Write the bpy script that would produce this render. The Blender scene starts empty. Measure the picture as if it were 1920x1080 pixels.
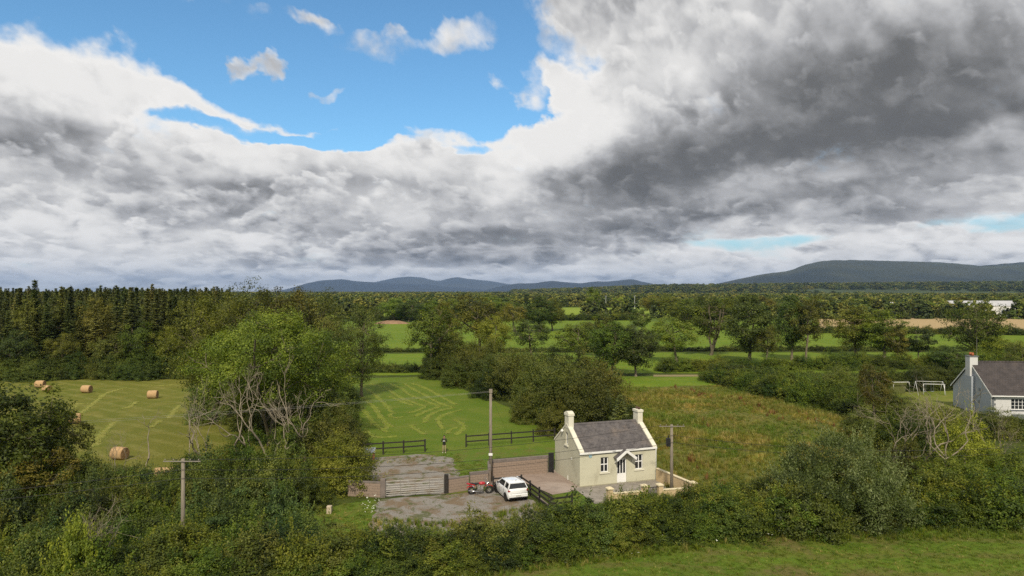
import bpy, bmesh, math, random, os
import numpy as np
from mathutils import Vector, Matrix
random.seed(5)
rng = np.random.default_rng(7)
R = math.radians
sc = bpy.context.scene
COL = sc.collection

# ------------------------------------------------------------------ camera, sky, sun, exposure
EYE, FOC, HZN = 16.0, 1300.0, 546.0
cam_d = bpy.data.cameras.new('camera'); cam = bpy.data.objects.new('camera', cam_d); COL.objects.link(cam)
cam.location = (0, 0, EYE); cam.rotation_euler = (math.pi/2 + math.atan((HZN-540)/FOC), 0, 0)
cam_d.sensor_width = 36; cam_d.lens = FOC/1920*36; cam_d.clip_start = .5; cam_d.clip_end = 60000
sc.camera = cam
sc.view_settings.view_transform = 'Standard'; sc.view_settings.look = 'None'
sc.view_settings.gamma = 1; sc.view_settings.use_curve_mapping = False
sc.view_settings.exposure = 0.2
sc.render.engine = 'CYCLES'
cy = sc.cycles
cy.use_denoising = False; cy.sample_clamp_indirect = 1.5; cy.max_bounces = 5; cy.diffuse_bounces = 3; cy.glossy_bounces = 2
cy.transmission_bounces = 3; cy.volume_bounces = 0; cy.transparent_max_bounces = 4
cy.caustics_reflective = False; cy.caustics_refractive = False
SUN_EL, SUN_AZ = 42.0, 183.0            # compass style: 0 = +Y, 90 = +X
sl = bpy.data.lights.new('sun', 'SUN'); sl.energy = 3.5; sl.angle = R(3); sl.color = (1, .90, .72)
so = bpy.data.objects.new('sun', sl); COL.objects.link(so)
sdir = Vector((math.sin(R(SUN_AZ))*math.cos(R(SUN_EL)), math.cos(R(SUN_AZ))*math.cos(R(SUN_EL)), math.sin(R(SUN_EL))))
so.rotation_euler = sdir.to_track_quat('Z', 'Y').to_euler()

class NB:
    """tiny node-expression helper"""
    def __init__(s, tree): s.t = tree; s.n = tree.nodes; s.l = tree.links
    def put(s, sock, v):
        if v is None: return
        if isinstance(v, bpy.types.NodeSocket): s.l.new(v, sock)
        elif isinstance(v, (tuple, list)):
            n = len(sock.default_value); v = tuple(v)[:n] + ((1,) if n == 4 and len(v) == 3 else ()); sock.default_value = v
        else: sock.default_value = v
    def m(s, op, a=None, b=None, c=None, clamp=False):
        n = s.n.new('ShaderNodeMath'); n.operation = op; n.use_clamp = clamp
        for i, v in enumerate((a, b, c)): s.put(n.inputs[i], v)
        return n.outputs[0]
    def noise(s, vec, scale, detail=4, rough=.5, dist=0.0, dim='3D', lac=2.0):
        n = s.n.new('ShaderNodeTexNoise'); n.noise_dimensions = dim
        s.put(n.inputs['Vector'], vec); n.inputs['Scale'].default_value = scale
        n.inputs['Detail'].default_value = detail; n.inputs['Roughness'].default_value = rough
        n.inputs['Distortion'].default_value = dist; n.inputs['Lacunarity'].default_value = lac
        return n.outputs[0]
    def comb(s, x, y, z=0.0):
        n = s.n.new('ShaderNodeCombineXYZ')
        for i, v in enumerate((x, y, z)): s.put(n.inputs[i], v)
        return n.outputs[0]
    def sep(s, v):
        n = s.n.new('ShaderNodeSeparateXYZ'); s.put(n.inputs[0], v); return n.outputs
    def mr(s, v, a, b, c=0.0, d=1.0, smooth=True):
        n = s.n.new('ShaderNodeMapRange'); n.interpolation_type = 'SMOOTHSTEP' if smooth else 'LINEAR'
        for i, x in enumerate((v, a, b, c, d)): s.put(n.inputs[i], x)
        return n.outputs[0]
    def mix(s, f, a, b, kind='MIX'):
        n = s.n.new('ShaderNodeMix'); n.data_type = 'RGBA'; n.blend_type = kind
        s.put(n.inputs[0], f); s.put(n.inputs[6], a); s.put(n.inputs[7], b)
        return n.outputs[2]
    def ramp(s, f, stops):
        n = s.n.new('ShaderNodeValToRGB'); e = n.color_ramp.elements
        while len(e) < len(stops): e.new(.5)
        for i, (p, c) in enumerate(stops): e[i].position = p; e[i].color = (*c, 1)
        s.put(n.inputs[0], f); return n.outputs[0]

def build_world():
    w = bpy.data.worlds.new('World'); sc.world = w; w.use_nodes = True
    t = w.node_tree; t.nodes.clear(); N = NB(t)
    w.cycles.sampling_method = 'MANUAL'; w.cycles.sample_map_resolution = 512
    sky = t.nodes.new('ShaderNodeTexSky'); sky.sky_type = 'NISHITA'; sky.sun_disc = False
    sky.sun_elevation = R(SUN_EL); sky.sun_rotation = R(SUN_AZ); sky.air_density = 1.0; sky.dust_density = .5; sky.ozone_density = 1.5
    tc = t.nodes.new('ShaderNodeTexCoord').outputs['Generated']
    x, y, z = N.sep(tc)
    az = N.m('ARCTAN2', x, y)
    el = N.m('ARCSINE', z)
    elp = N.m('MAXIMUM', el, 0.0)
    den = N.m('ADD', elp, .13)
    u = N.m('MULTIPLY', N.m('ADD', az, N.m('MULTIPLY', elp, .25)), 5.2); v = N.m('MULTIPLY', N.m('LOGARITHM', den, 2.718), 2.7)
    q = N.comb(N.m('MULTIPLY', u, 1.15), v, N.m('MULTIPLY', az, .8))
    def pa(px, py):
        a = math.atan((px-960)/FOC); return a, math.atan((HZN-py)/FOC*math.cos(a))
    # slow warp so that the outlines of the big shapes are organic
    w1 = N.noise(q, 1.3, 5, .6); w2 = N.noise(N.comb(v, u, 3.7), 1.1, 5, .6)
    azw = N.m('ADD', az, N.m('MULTIPLY', N.m('SUBTRACT', w1, .5), N.m('ADD', .10, N.m('MULTIPLY', elp, .55))))
    elw = N.m('ADD', el, N.m('MULTIPLY', N.m('SUBTRACT', w2, .5), N.m('ADD', .015, N.m('MULTIPLY', elp, .42))))
    def blob(px, py, rx, ry, deg=0, soft=.55, amp=1.0):
        a0, e0 = pa(px, py)
        dx = N.m('SUBTRACT', azw, a0); dy = N.m('SUBTRACT', elw, e0); c, s_ = math.cos(R(deg)), math.sin(R(deg))
        k = FOC
        X = N.m('ADD', N.m('MULTIPLY', dx, c*k/rx), N.m('MULTIPLY', dy, s_*k/rx))
        Y = N.m('ADD', N.m('MULTIPLY', dx, -s_*k/ry), N.m('MULTIPLY', dy, c*k/ry))
        d = N.m('ADD', N.m('MULTIPLY', X, X), N.m('MULTIPLY', Y, Y))
        return N.mr(d, (1+soft)**2, max(0, 1-soft)**2, 0, amp)
    def total(lst):
        r = lst[0]
        for b in lst[1:]: r = N.m('ADD', r, b)
        return r
    nA = N.noise(q, 1.7, 8, .50, .25)
    nB = N.noise(q, 6.0, 7, .55, .1)
    bil = N.m('ABSOLUTE', N.m('SUBTRACT', N.noise(q, 3.4, 4, .45, .1), .5))
    # the same noise a little higher up the sky: light tops, grey undersides
    qs = N.comb(N.m('ADD', N.m('MULTIPLY', u, 1.15), -.02), N.m('ADD', v, .16), N.m('MULTIPLY', az, .8))
    nA2 = N.noise(qs, 1.7, 5, .46, .25)
    rel = N.m('SUBTRACT', nA, nA2)
    # ---- holes of blue
    hole = total([blob(250, -60, 420, 130, -8, .35), blob(620, 60, 330, 150, -10, .4), blob(700, 165, 260, 62, 0, .45),
                  blob(900, 190, 90, 60, 0, .4), blob(640, 262, 110, 13, 0, .5, .8), blob(440, 245, 90, 14, 0, .5, .7),
                  blob(860, 30, 160, 80, 0, .5, .7), blob(1040, 110, 90, 40, 20, .6, .45),
                  blob(1430, 455, 80, 9, 0, 1, .44), blob(1890, 412, 80, 13, 0, 1, .5), blob(880, 285, 40, 10, 0, .6, .5)])
    wisps = total([blob(500, 120, 30, 14, 0, .9, .9), blob(640, 78, 90, 24, -15, .8, .55), blob(610, 177, 45, 7, 0, .8, .5),
                   blob(520, 40, 130, 12, -5, .8, .35), blob(1010, 150, 60, 30, 0, .7, .8), blob(860, 70, 90, 30, 10, .7, .75)])
    hole = N.m('SUBTRACT', N.m('MINIMUM', hole, 1.0), N.m('MULTIPLY', wisps, .75))
    cov = N.m('ADD', N.m('SUBTRACT', 1.0, N.m('MULTIPLY', hole, 1.25)), N.m('MULTIPLY', N.m('SUBTRACT', nA, .5), 1.5))
    cov = N.m('ADD', cov, N.m('MULTIPLY', N.m('SUBTRACT', nB, .5), .7))
    # behind the camera the same broken cover goes on
    alpha = N.mr(cov, .08, .80)
    # ---- light and shade of the cloud
    dark = total([blob(1600, 225, 470, 66, 16, 1, .34), blob(1860, 150, 300, 90, 8, 1, .40), blob(1270, 345, 280, 44, 8, 1, .34), blob(1450, 270, 480, 120, 14, 1, .18),
                  blob(1650, 372, 300, 26, 6, .8, .34), blob(900, 462, 330, 24, 4, .8, .40), 
                  blob(600, 405, 300, 28, -10, .8, .10), blob(180, 280, 260, 40, -12, .9, .20), blob(330, 330, 330, 34, -12, .9, .06),
                  blob(330, 410, 120, 20, 0, .9, .08), blob(200, 500, 420, 10, 0, .9, .14), blob(120, 545, 500, 12, 0, .9, .14),
                  blob(1350, 40, 200, 60, 0, .9, .16), blob(480, 130, 50, 20, 0, .8, .2)])
    lite = total([blob(955, 340, 90, 90, 20, 1, .12), blob(1560, 318, 260, 18, 10, .9, .22), blob(1860, 345, 120, 30, 0, .9, .22), blob(1230, 120, 240, 60, 20, .9, .10), blob(120, 110, 240, 50, -12, .9, .34), blob(390, 175, 110, 36, -20, .9, .24), blob(1010, 240, 100, 80, 30, .9, .22), blob(850, 255, 150, 26, 0, .9, .26),
                  blob(1120, 180, 200, 60, 20, .9, .14), blob(560, 290, 220, 20, -4, .9, .26), blob(500, 390, 160, 24, 0, .9, .10),
                  blob(980, 390, 60, 30, 0, .9, .14), blob(1700, 458, 330, 16, 0, .8, .26), blob(1380, 495, 260, 14, 0, .8, .20),
                  blob(150, 425, 90, 14, 0, .9, .14), blob(430, 500, 220, 12, 0, .9, .16), blob(860, 512, 220, 9, 0, .9, .22), blob(150, 500, 60, 12, 0, .9, .2)])
    tone = N.m('ADD', .695, N.m('SUBTRACT', N.m('MULTIPLY', lite, .8), N.m('MULTIPLY', dark, .47)))
    # heaps of cloud in front of one another: each has a crisp lit rim and a greyer body below it
    heaps = N.m('MULTIPLY', rel, .6)
    for sc_k, ox, thr, gain in ((1.35, 3.1, .49, 1.0), (2.3, 7.7, .51, .85), (3.9, 1.9, .53, .7)):
        qk = N.comb(N.m('ADD', N.m('MULTIPLY', u, 1.15), ox), v, N.m('ADD', N.m('MULTIPLY', az, .8), ox))
        qu = N.comb(N.m('ADD', N.m('MULTIPLY', u, 1.15), ox-.02), N.m('ADD', v, .34/sc_k), N.m('ADD', N.m('MULTIPLY', az, .8), ox))
        nk = N.noise(qk, sc_k, 6, .47, .12); nu = N.noise(qu, sc_k, 4, .5, .12)
        body = N.m('MULTIPLY', N.m('SUBTRACT', nk, nu), 1.15*gain)
        rim = N.m('MULTIPLY', N.mr(N.m('SUBTRACT', nk, thr), .13, .0), .17*gain)
        val = N.m('ADD', N.m('ADD', body, rim), -.055*gain)
        a_ = N.mr(nk, thr-.03, thr+.075, 0, .85)
        heaps = N.m('ADD', N.m('MULTIPLY', heaps, N.m('SUBTRACT', 1.0, a_)), N.m('MULTIPLY', val, a_))
    # the underside of the heavy cloud is smooth
    heavy = total([blob(1600, 190, 560, 150, 14, .9, .75), blob(1250, 330, 330, 60, 6, .9, .6)])
    tone = N.m('ADD', tone, N.m('MULTIPLY', heaps, N.m('SUBTRACT', N.mr(el, .20, .03, 1.45, 2.1), N.m('MINIMUM', heavy, .55))))
    tone = N.m('ADD', tone, N.m('MULTIPLY', N.m('SUBTRACT', nB, .5), .14))
    tone = N.m('ADD', tone, N.m('MULTIPLY', N.m('SUBTRACT', bil, .09), .3))
    tone = N.m('ADD', tone, N.m('MULTIPLY', N.m('SUBTRACT', nA, .5), -.35))
    tone = N.m('ADD', tone, N.m('MULTIPLY', N.m('SUBTRACT', N.noise(N.comb(u, N.m('MULTIPLY', v, 1.2), 5.5), 1.0, 3, .5, .3), .5), .55))
    tone = N.m('SMOOTH_MIN', N.m('SMOOTH_MAX', tone, .20, .2), .97, .2)
    # thin edges let light through
    tone = N.m('ADD', tone, N.mr(cov, 1.0, .45, 0, .16))
    cloud = N.ramp(tone, [(.0, (.07, .070, .070)), (.25, (.150, .150, .148)), (.45, (.30, .30, .302)), (.62, (.48, .48, .485)), (.8, (.70, .695, .685)), (1, (.90, .885, .86))])
    # far clouds near the horizon take a blue cast
    cloud = N.mix(N.mr(el, .06, 0.0, 0, .22), cloud, (.42, .52, .62))
    blue = N.mix(1.0, sky.outputs[0], (.088, .135, .152), 'MULTIPLY')
    blue = N.mix(N.mr(el, .16, .02, 0, .8), blue, (.42, .60, .68))
    col = N.mix(alpha, blue, cloud)
    # mirror of the horizon colour below it
    col = N.mix(N.mr(z, 0, -.03), col, (.10, .12, .06))
    fin = N.mix(1.0, col, (8.7, 8.7, 8.7), 'MULTIPLY')
    bg = t.nodes.new('ShaderNodeBackground'); bg.inputs['Strength'].default_value = 0.1
    t.links.new(fin, bg.inputs['Color'])
    o = t.nodes.new('ShaderNodeOutputWorld'); t.links.new(bg.outputs[0], o.inputs[0])
build_world()

# ------------------------------------------------------------------ helpers: places, objects
def G(px, py, z=0.0):
    """point at height z that a sight line through photo position px, py meets"""
    Y = (EYE-z)*FOC/(py-HZN); return Vector(((px-960)/FOC*Y, Y, z))
def X_at(px, Y): return (px-960)/FOC*Y

def tag(o, label=None, cat=None, group=None, kind=None):
    if label: o['label'] = label
    if cat: o['category'] = cat
    if group: o['group'] = group
    if kind: o['kind'] = kind
    return o
def empty(name, loc=(0, 0, 0), rz=0.0, label=None, cat=None, group=None):
    o = bpy.data.objects.new(name, None); COL.objects.link(o); o.location = loc; o.rotation_euler = (0, 0, rz)
    o.empty_display_size = .3
    return tag(o, label, cat, group)
def link(name, me, parent=None, mat=None, loc=None):
    o = bpy.data.objects.new(name, me); COL.objects.link(o)
    if parent: o.parent = parent
    if mat is not None and not me.materials: me.materials.append(mat)
    if loc is not None: o.location = loc
    return o
def np_mesh(name, verts, quads, mat=None, smooth=False, v=None, tris=None):
    """fast mesh from arrays; v = one value per face stored as the attribute 'tone'"""
    me = bpy.data.meshes.new(name); verts = np.asarray(verts, dtype=np.float32).reshape(-1, 3)
    quads = np.asarray(quads if quads is not None else np.zeros((0, 4)), dtype=np.int32).reshape(-1, 4)
    tris = np.asarray(tris if tris is not None else np.zeros((0, 3)), dtype=np.int32).reshape(-1, 3)
    nq, nt = len(quads), len(tris)
    me.vertices.add(len(verts)); me.vertices.foreach_set('co', verts.ravel())
    me.loops.add(nq*4+nt*3); me.loops.foreach_set('vertex_index', np.concatenate([quads.ravel(), tris.ravel()]).astype(np.int32))
    me.polygons.add(nq+nt)
    me.polygons.foreach_set('loop_start', np.concatenate([np.arange(nq)*4, nq*4+np.arange(nt)*3]).astype(np.int32))
    me.polygons.foreach_set('use_smooth', np.full(nq+nt, smooth))
    if v is not None:
        a = me.attributes.new('tone', 'FLOAT', 'FACE'); a.data.foreach_set('value', np.asarray(v, dtype=np.float32))
    me.update(calc_edges=True)
    if mat: me.materials.append(mat)
    return me

class MB:
    """collects solids, then builds ONE mesh object"""
    def __init__(s): s.b = bmesh.new()
    def hexa(s, pts):
        v = [s.b.verts.new(p) for p in pts]
        for f in ((0, 3, 2, 1), (4, 5, 6, 7), (0, 1, 5, 4), (1, 2, 6, 5), (2, 3, 7, 6), (3, 0, 4, 7)):
            s.b.faces.new([v[i] for i in f])
        return s
    def box(s, x0, x1, y0, y1, z0, z1, M=None):
        p = [Vector(c) for c in ((x0, y0, z0), (x1, y0, z0), (x1, y1, z0), (x0, y1, z0), (x0, y0, z1), (x1, y0, z1), (x1, y1, z1), (x0, y1, z1))]
        return s.hexa([M @ c for c in p] if M else p)
    def beam(s, a, b, w, h, up=(0, 0, 1)):
        a, b = Vector(a), Vector(b); d = (b-a).normalized(); sd = d.cross(Vector(up))
        sd = sd.normalized()*w/2 if sd.length > 1e-4 else Vector((w/2, 0, 0)); u = sd.cross(d).normalized()*h/2
        return s.hexa([a-sd-u, a+sd-u, b+sd-u, b-sd-u, a-sd+u, a+sd+u, b+sd+u, b-sd+u])
    def prism(s, poly, axis, a, b):
        """poly of 2D points extruded along 'x', 'y' or 'z' from a to b"""
        def P(p, t): return {'x': (t, p[0], p[1]), 'y': (p[0], t, p[1]), 'z': (p[0], p[1], t)}[axis]
        v0 = [s.b.verts.new(P(p, a)) for p in poly]; v1 = [s.b.verts.new(P(p, b)) for p in poly]
        n = len(poly); s.b.faces.new(v0[::-1]); s.b.faces.new(v1)
        for i in range(n): s.b.faces.new((v0[i], v0[(i+1) % n], v1[(i+1) % n], v1[i]))
        return s
    def tube(s, pts, rad, n=8, caps=True):
        pts = [Vector(p) for p in pts]; rad = rad if isinstance(rad, (list, tuple)) else [rad]*len(pts); rings = []
        for i, p in enumerate(pts):
            d = (pts[min(i+1, len(pts)-1)]-pts[max(i-1, 0)]).normalized()
            r = d.cross(Vector((0, 0, 1)));
            if r.length < 1e-3: r = d.cross(Vector((0, 1, 0)))
            r.normalize(); q = r.cross(d)
            rings.append([s.b.verts.new(p+(r*math.cos(2*math.pi*k/n)+q*math.sin(2*math.pi*k/n))*rad[i]) for k in range(n)])
        for A, B in zip(rings, rings[1:]):
            for k in range(n):
                f = s.b.faces.new((A[k], A[(k+1) % n], B[(k+1) % n], B[k])); f.smooth = n > 6
        if caps: s.b.faces.new(rings[0][::-1]); s.b.faces.new(rings[-1])
        return s
    def torus(s, c, R_, r, ax, n=20, m=6):
        c = Vector(c); ax = Vector(ax).normalized(); e1 = ax.orthogonal().normalized(); e2 = ax.cross(e1); rings = []
        for i in range(n):
            t = 2*math.pi*i/n; d = e1*math.cos(t)+e2*math.sin(t)
            rings.append([s.b.verts.new(c+d*(R_+r*math.cos(2*math.pi*k/m))+ax*r*math.sin(2*math.pi*k/m)) for k in range(m)])
        for i in range(n):
            for k in range(m):
                f = s.b.faces.new((rings[i][k], rings[(i+1) % n][k], rings[(i+1) % n][(k+1) % m], rings[i][(k+1) % m])); f.smooth = True
        return s
    def ball(s, c, r, sx=1, sy=1, sz=1, n=10):
        M = Matrix.Translation(c) @ Matrix.Diagonal((r*sx, r*sy, r*sz, 1))
        g = bmesh.ops.create_uvsphere(s.b, u_segments=n, v_segments=max(6, n*2//3), radius=1, matrix=M)
        for v in g['verts']:
            for f in v.link_faces: f.smooth = True
        return s
    def mesh(s, name, mat, bevel=0.0):
        if bevel: bmesh.ops.bevel(s.b, geom=s.b.edges[:], offset=bevel, segments=1, affect='EDGES', profile=.5)
        bmesh.ops.recalc_face_normals(s.b, faces=s.b.faces[:])
        me = bpy.data.meshes.new(name); s.b.to_mesh(me); s.b.free()
        if mat: me.materials.append(mat)
        return me
    def build(s, name, mat, parent=None, bevel=0.0): return link(name, s.mesh(name, mat, bevel), parent)

# ------------------------------------------------------------------ materials
MATS = {}
def new_mat(name):
    m = bpy.data.materials.new(name); m.use_nodes = True; t = m.node_tree; b = t.nodes['Principled BSDF']; MATS[name] = m
    return m, NB(t), b
def surf(name, c1, c2=None, scale=3.0, rough=.8, detail=5, bump=0.0, bscale=None, spec=.3, metal=0.0, stain=None, coat=0.0, c3=None, stretch=None):
    m, N, b = new_mat(name); c2 = c2 or tuple(x*.8 for x in c1)
    tc = N.n.new('ShaderNodeTexCoord').outputs['Object']
    if stretch:
        x, y, z = N.sep(tc); tc = N.comb(N.m('MULTIPLY', x, stretch[0]), N.m('MULTIPLY', y, stretch[1]), N.m('MULTIPLY', z, stretch[2]))
    n = N.noise(tc, scale, detail, .6)
    col = N.mix(N.mr(n, .3, .7), c1, c2)
    if c3: col = N.mix(N.mr(N.noise(tc, scale*.23, 4, .6, .5), .48, .68), col, c3)
    if stain: col = N.mix(N.mr(N.noise(tc, stain[1], 6, .65), .52, .72, 0, stain[2]), col, stain[0])
    N.put(b.inputs['Base Color'], col); b.inputs['Roughness'].default_value = rough
    b.inputs['Specular IOR Level'].default_value = spec; b.inputs['Metallic'].default_value = metal; b.inputs['Coat Weight'].default_value = coat
    if bump:
        bn = N.n.new('ShaderNodeBump'); bn.inputs['Strength'].default_value = bump; bn.inputs['Distance'].default_value = .05
        N.put(bn.inputs['Height'], N.noise(tc, bscale or scale*4, 6, .65)); N.l.new(bn.outputs[0], b.inputs['Normal'])
    return m
def leafy(name, dark, mid, light, trans=.36, var=.5, patches=()):
    """leaves: colour from the leaf's own tone, slow noise through the crown, and the individual plant"""
    m, N, b = new_mat(name)
    a = N.n.new('ShaderNodeAttribute'); a.attribute_name = 'tone'
    oi = N.n.new('ShaderNodeObjectInfo').outputs['Random']
    geo = N.n.new('ShaderNodeNewGeometry').outputs['Position']
    n = N.noise(geo, .35, 3, .6)
    f = N.m('ADD', N.m('MULTIPLY', a.outputs['Fac'], .75), N.m('MULTIPLY', N.m('SUBTRACT', n, .5), .8))
    f = N.m('ADD', f, N.m('MULTIPLY', N.m('SUBTRACT', oi, .5), var))
    col = N.ramp(f, [(.0, dark), (.42, mid), (.95, light)])
    for k, (pc, ps, lo) in enumerate(patches):
        col = N.mix(N.mr(N.noise(N.comb(*N.sep(geo)[:2], k*9.3), ps, 4, .62, .6), lo, lo+.12, 0, .85), col, N.mix(1.0, col, pc, 'MULTIPLY'))
    hv = N.n.new('ShaderNodeHueSaturation'); N.put(hv.inputs['Color'], col)
    N.put(hv.inputs['Hue'], N.m('ADD', .5, N.m('MULTIPLY', N.m('SUBTRACT', N.m('FRACT', N.m('MULTIPLY', oi, 7.31)), .5), .05)))
    col = hv.outputs[0]
    N.put(b.inputs['Base Color'], col); b.inputs['Roughness'].default_value = .55; b.inputs['Specular IOR Level'].default_value = .25
    tr = N.n.new('ShaderNodeBsdfTranslucent'); N.put(tr.inputs['Color'], N.mix(1.0, col, (1.5, 1.5, .7), 'MULTIPLY'))
    mx = N.n.new('ShaderNodeMixShader'); mx.inputs[0].default_value = trans
    N.l.new(b.outputs[0], mx.inputs[1]); N.l.new(tr.outputs[0], mx.inputs[2])
    N.l.new(mx.outputs[0], N.n['Material Output'].inputs['Surface'])
    return m
def grass_mat(name, a, b_, c, s1=.05, s2=.6, s3=6.0, bump=.5, stripes=None, patch=None):
    """meadow: three greens over three sizes of patch"""
    m, N, b = new_mat(name)
    tc = N.n.new('ShaderNodeNewGeometry').outputs['Position']
    col = N.mix(N.mr(N.noise(tc, s1, 5, .6, .6), .35, .65), a, b_)
    col = N.mix(N.mr(N.noise(tc, s2, 6, .65, .3), .42, .72), col, c)
    fine = N.noise(tc, s3, 6, .7)
    col = N.mix(N.mr(fine, .25, .75), N.mix(1.0, col, (.72, .74, .7), 'MULTIPLY'), N.mix(1.0, col, (1.25, 1.22, 1.2), 'MULTIPLY'))
    if patch: col = N.mix(N.mr(N.noise(tc, patch[1], 5, .6), patch[2], patch[2]+.12), col, patch[0])
    if stripes:
        ang, wid, amt, sc2 = stripes; x, y, z = N.sep(tc)
        t = N.m('ADD', N.m('MULTIPLY', x, math.cos(ang)), N.m('MULTIPLY', y, math.sin(ang)))
        t = N.m('ADD', t, N.m('MULTIPLY', N.noise(tc, .08, 3, .5), 3))
        sw = N.m('SINE', N.m('MULTIPLY', t, 2*math.pi/wid))
        col = N.mix(N.m('MULTIPLY', N.mr(sw, .2, .9), N.m('MULTIPLY', N.mr(N.noise(tc, .5, 4, .7), .35, .6), amt)), col, sc2)
    N.put(b.inputs['Base Color'], col); b.inputs['Roughness'].default_value = .9; b.inputs['Specular IOR Level'].default_value = .15
    bn = N.n.new('ShaderNodeBump'); bn.inputs['Strength'].default_value = bump; bn.inputs['Distance'].default_value = .15
    N.put(bn.inputs['Height'], N.noise(tc, s3*1.7, 6, .75)); N.l.new(bn.outputs[0], b.inputs['Normal'])
    return m

L_broad = leafy('broad_leaves', (0.0426, 0.0667, 0.0087), (0.1421, 0.1898, 0.0197), (0.3317, 0.3565, 0.0492))
L_olive = leafy('olive_leaves', (0.0428, 0.0495, 0.0081), (0.1426, 0.1445, 0.0180), (0.2851, 0.2614, 0.0433))
L_dark = leafy('dark_leaves', (0.0268, 0.0422, 0.0091), (0.0806, 0.1098, 0.0160), (0.1791, 0.1954, 0.0341), trans=.26)
L_thorn = leafy('thorn_leaves', (0.0222, 0.0328, 0.0059), (0.0682, 0.0874, 0.0119), (0.1519, 0.1599, 0.0282), trans=.3, var=.7)
L_hedge = leafy('hedge_leaves', (0.0306, 0.0510, 0.0072), (0.1019, 0.1397, 0.0134), (0.2345, 0.2549, 0.0358), var=.5)
L_lime = leafy('lime_leaves', (.08, .12, .014), (.20, .25, .025), (.40, .42, .055))
L_willow = leafy('willow_leaves', (.030, .042, .010), (.100, .125, .030), (.36, .38, .18), var=.2)
L_ash = leafy('ash_leaves', (0.0470, 0.0739, 0.0085), (0.1705, 0.2184, 0.0213), (0.4234, 0.4368, 0.0745), trans=.36, var=.1)
L_spruce = leafy('spruce_needles', (0.0325, 0.0476, 0.0136), (0.0887, 0.1085, 0.0271), (0.2261, 0.2237, 0.0524), trans=.2, var=.6)
L_lime_soft = leafy('birch_leaves', (.06, .075, .012), (.16, .17, .026), (.32, .31, .06))
L_ivy = leafy('ivy_leaves', (0.0152, 0.0288, 0.0077), (0.0473, 0.0810, 0.0154), (0.1417, 0.1800, 0.0513), trans=.15, var=.3)
L_far = leafy('far_leaves', (0.0374, 0.0550, 0.0125), (0.0968, 0.1232, 0.0188), (0.2530, 0.2530, 0.0470), trans=.2, var=.95)
L_mead = leafy('meadow_blades', (0.0866, 0.1045, 0.0146), (0.1559, 0.1705, 0.0230), (0.3003, 0.2750, 0.0523), trans=.35, var=.5, patches=(((.62, .95, .6), .10, .46), ((1.75, 1.4, 1.7), .13, .50), ((1.15, .78, .65), .30, .62)))
L_grass = leafy('grass_blades', (.06, .095, .010), (.115, .165, .014), (.24, .27, .036), trans=.35, var=.5)
L_dry = leafy('dry_grass', (0.1344, 0.1288, 0.0298), (0.2352, 0.2184, 0.0511), (0.4256, 0.3696, 0.1330), trans=.3, var=.7, patches=(((.60, .85, .55), .10, .46), ((1.6, 1.35, 1.6), .13, .50), ((1.15, .78, .65), .30, .62)))
BARK = surf('bark', (.11, .09, .06), (.20, .17, .12), 6, .95, bump=.6, stain=((.07, .08, .03), 2.0, .6))
DEAD = surf('dead_wood', (.19, .16, .115), (.30, .26, .19), 5, .9, bump=.4)
POLEW = surf('weathered_pole_wood', (.17, .145, .115), (.27, .235, .185), 3, .9, bump=.4, stretch=(6, 6, .5), stain=((.12, .10, .07), 2.0, .7))
BLACKW = surf('black_stained_wood', (.018, .016, .014), (.035, .03, .026), 8, .75, bump=.3)

# ------------------------------------------------------------------ foliage geometry
def unit(a): return a/np.maximum(np.linalg.norm(a, axis=-1, keepdims=True), 1e-6)
def rhombs(C, Nn, size, aspect=.55, axis=None, fold=0.0):
    """one leaf-shaped quad for each centre"""
    n = len(C); r = rng.normal(size=(n, 3)); Nn = unit(Nn)
    t = unit(axis + rng.normal(size=(n, 3))*.25) if axis is not None else unit(np.cross(Nn, r))
    b = unit(np.cross(Nn, t)); s = np.asarray(size).reshape(-1, 1)*np.ones((n, 1))
    V = np.stack([C-t*s*.5, C+b*s*.5*aspect, C+t*s*.5, C-b*s*.5*aspect], 1)
    return V.reshape(-1, 3), np.arange(n*4).reshape(-1, 4)
def tube_np(pts, rad, n=6):
    pts = np.asarray(pts, float); rad = np.asarray(rad, float)
    d = np.gradient(pts, axis=0); d = unit(d)
    ref = np.where(np.abs(d[:, 2:3]) > .9, np.array([[1., 0, 0]]), np.array([[0, 0, 1.]]))
    r = unit(np.cross(d, ref)); q = np.cross(r, d)
    a = np.arange(n)*2*np.pi/n
    V = pts[:, None]+(r[:, None]*np.cos(a)[None, :, None]+q[:, None]*np.sin(a)[None, :, None])*rad[:, None, None]
    k = len(pts); i = np.arange(k-1)[:, None]*n; j = np.arange(n)[None]; j2 = (j+1) % n
    Q = np.stack([i+j, i+j2, i+n+j2, i+n+j], -1).reshape(-1, 4)
    return V.reshape(-1, 3), Q
class Acc:
    def __init__(s): s.V = []; s.Q = []; s.T = []; s.n = 0
    def add(s, V, Q, tone=None):
        s.V.append(V); s.Q.append(Q+s.n); s.n += len(V)
        s.T.append(np.full(len(Q), .5) if tone is None else tone)
    def mesh(s, name, mat, smooth=False):
        return np_mesh(name, np.concatenate(s.V), np.concatenate(s.Q), mat, smooth, np.concatenate(s.T))
def lump(p, k, seed):
    """smooth pseudo-noise, about -1..1"""
    r = np.random.default_rng(seed); s = 0
    for i in range(5):
        w = r.normal(size=3)*k*(1+i*.5); s = s+np.sin(p@w+r.uniform(0, 6.28))/(1+i*.4)
    return s/2.6
def wiggle(a, b, n, amp, sag=0.0):
    t = np.linspace(0, 1, n)[:, None]; p = a+(b-a)*t
    L = np.linalg.norm(b-a); off = np.cumsum(rng.normal(size=(n, 3)), 0)*amp*L/n; off -= t*off[-1:]; off[0] = 0
    p = p+off; p[:, 2] += sag*L*np.sin(t[:, 0]*np.pi); return p
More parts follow.
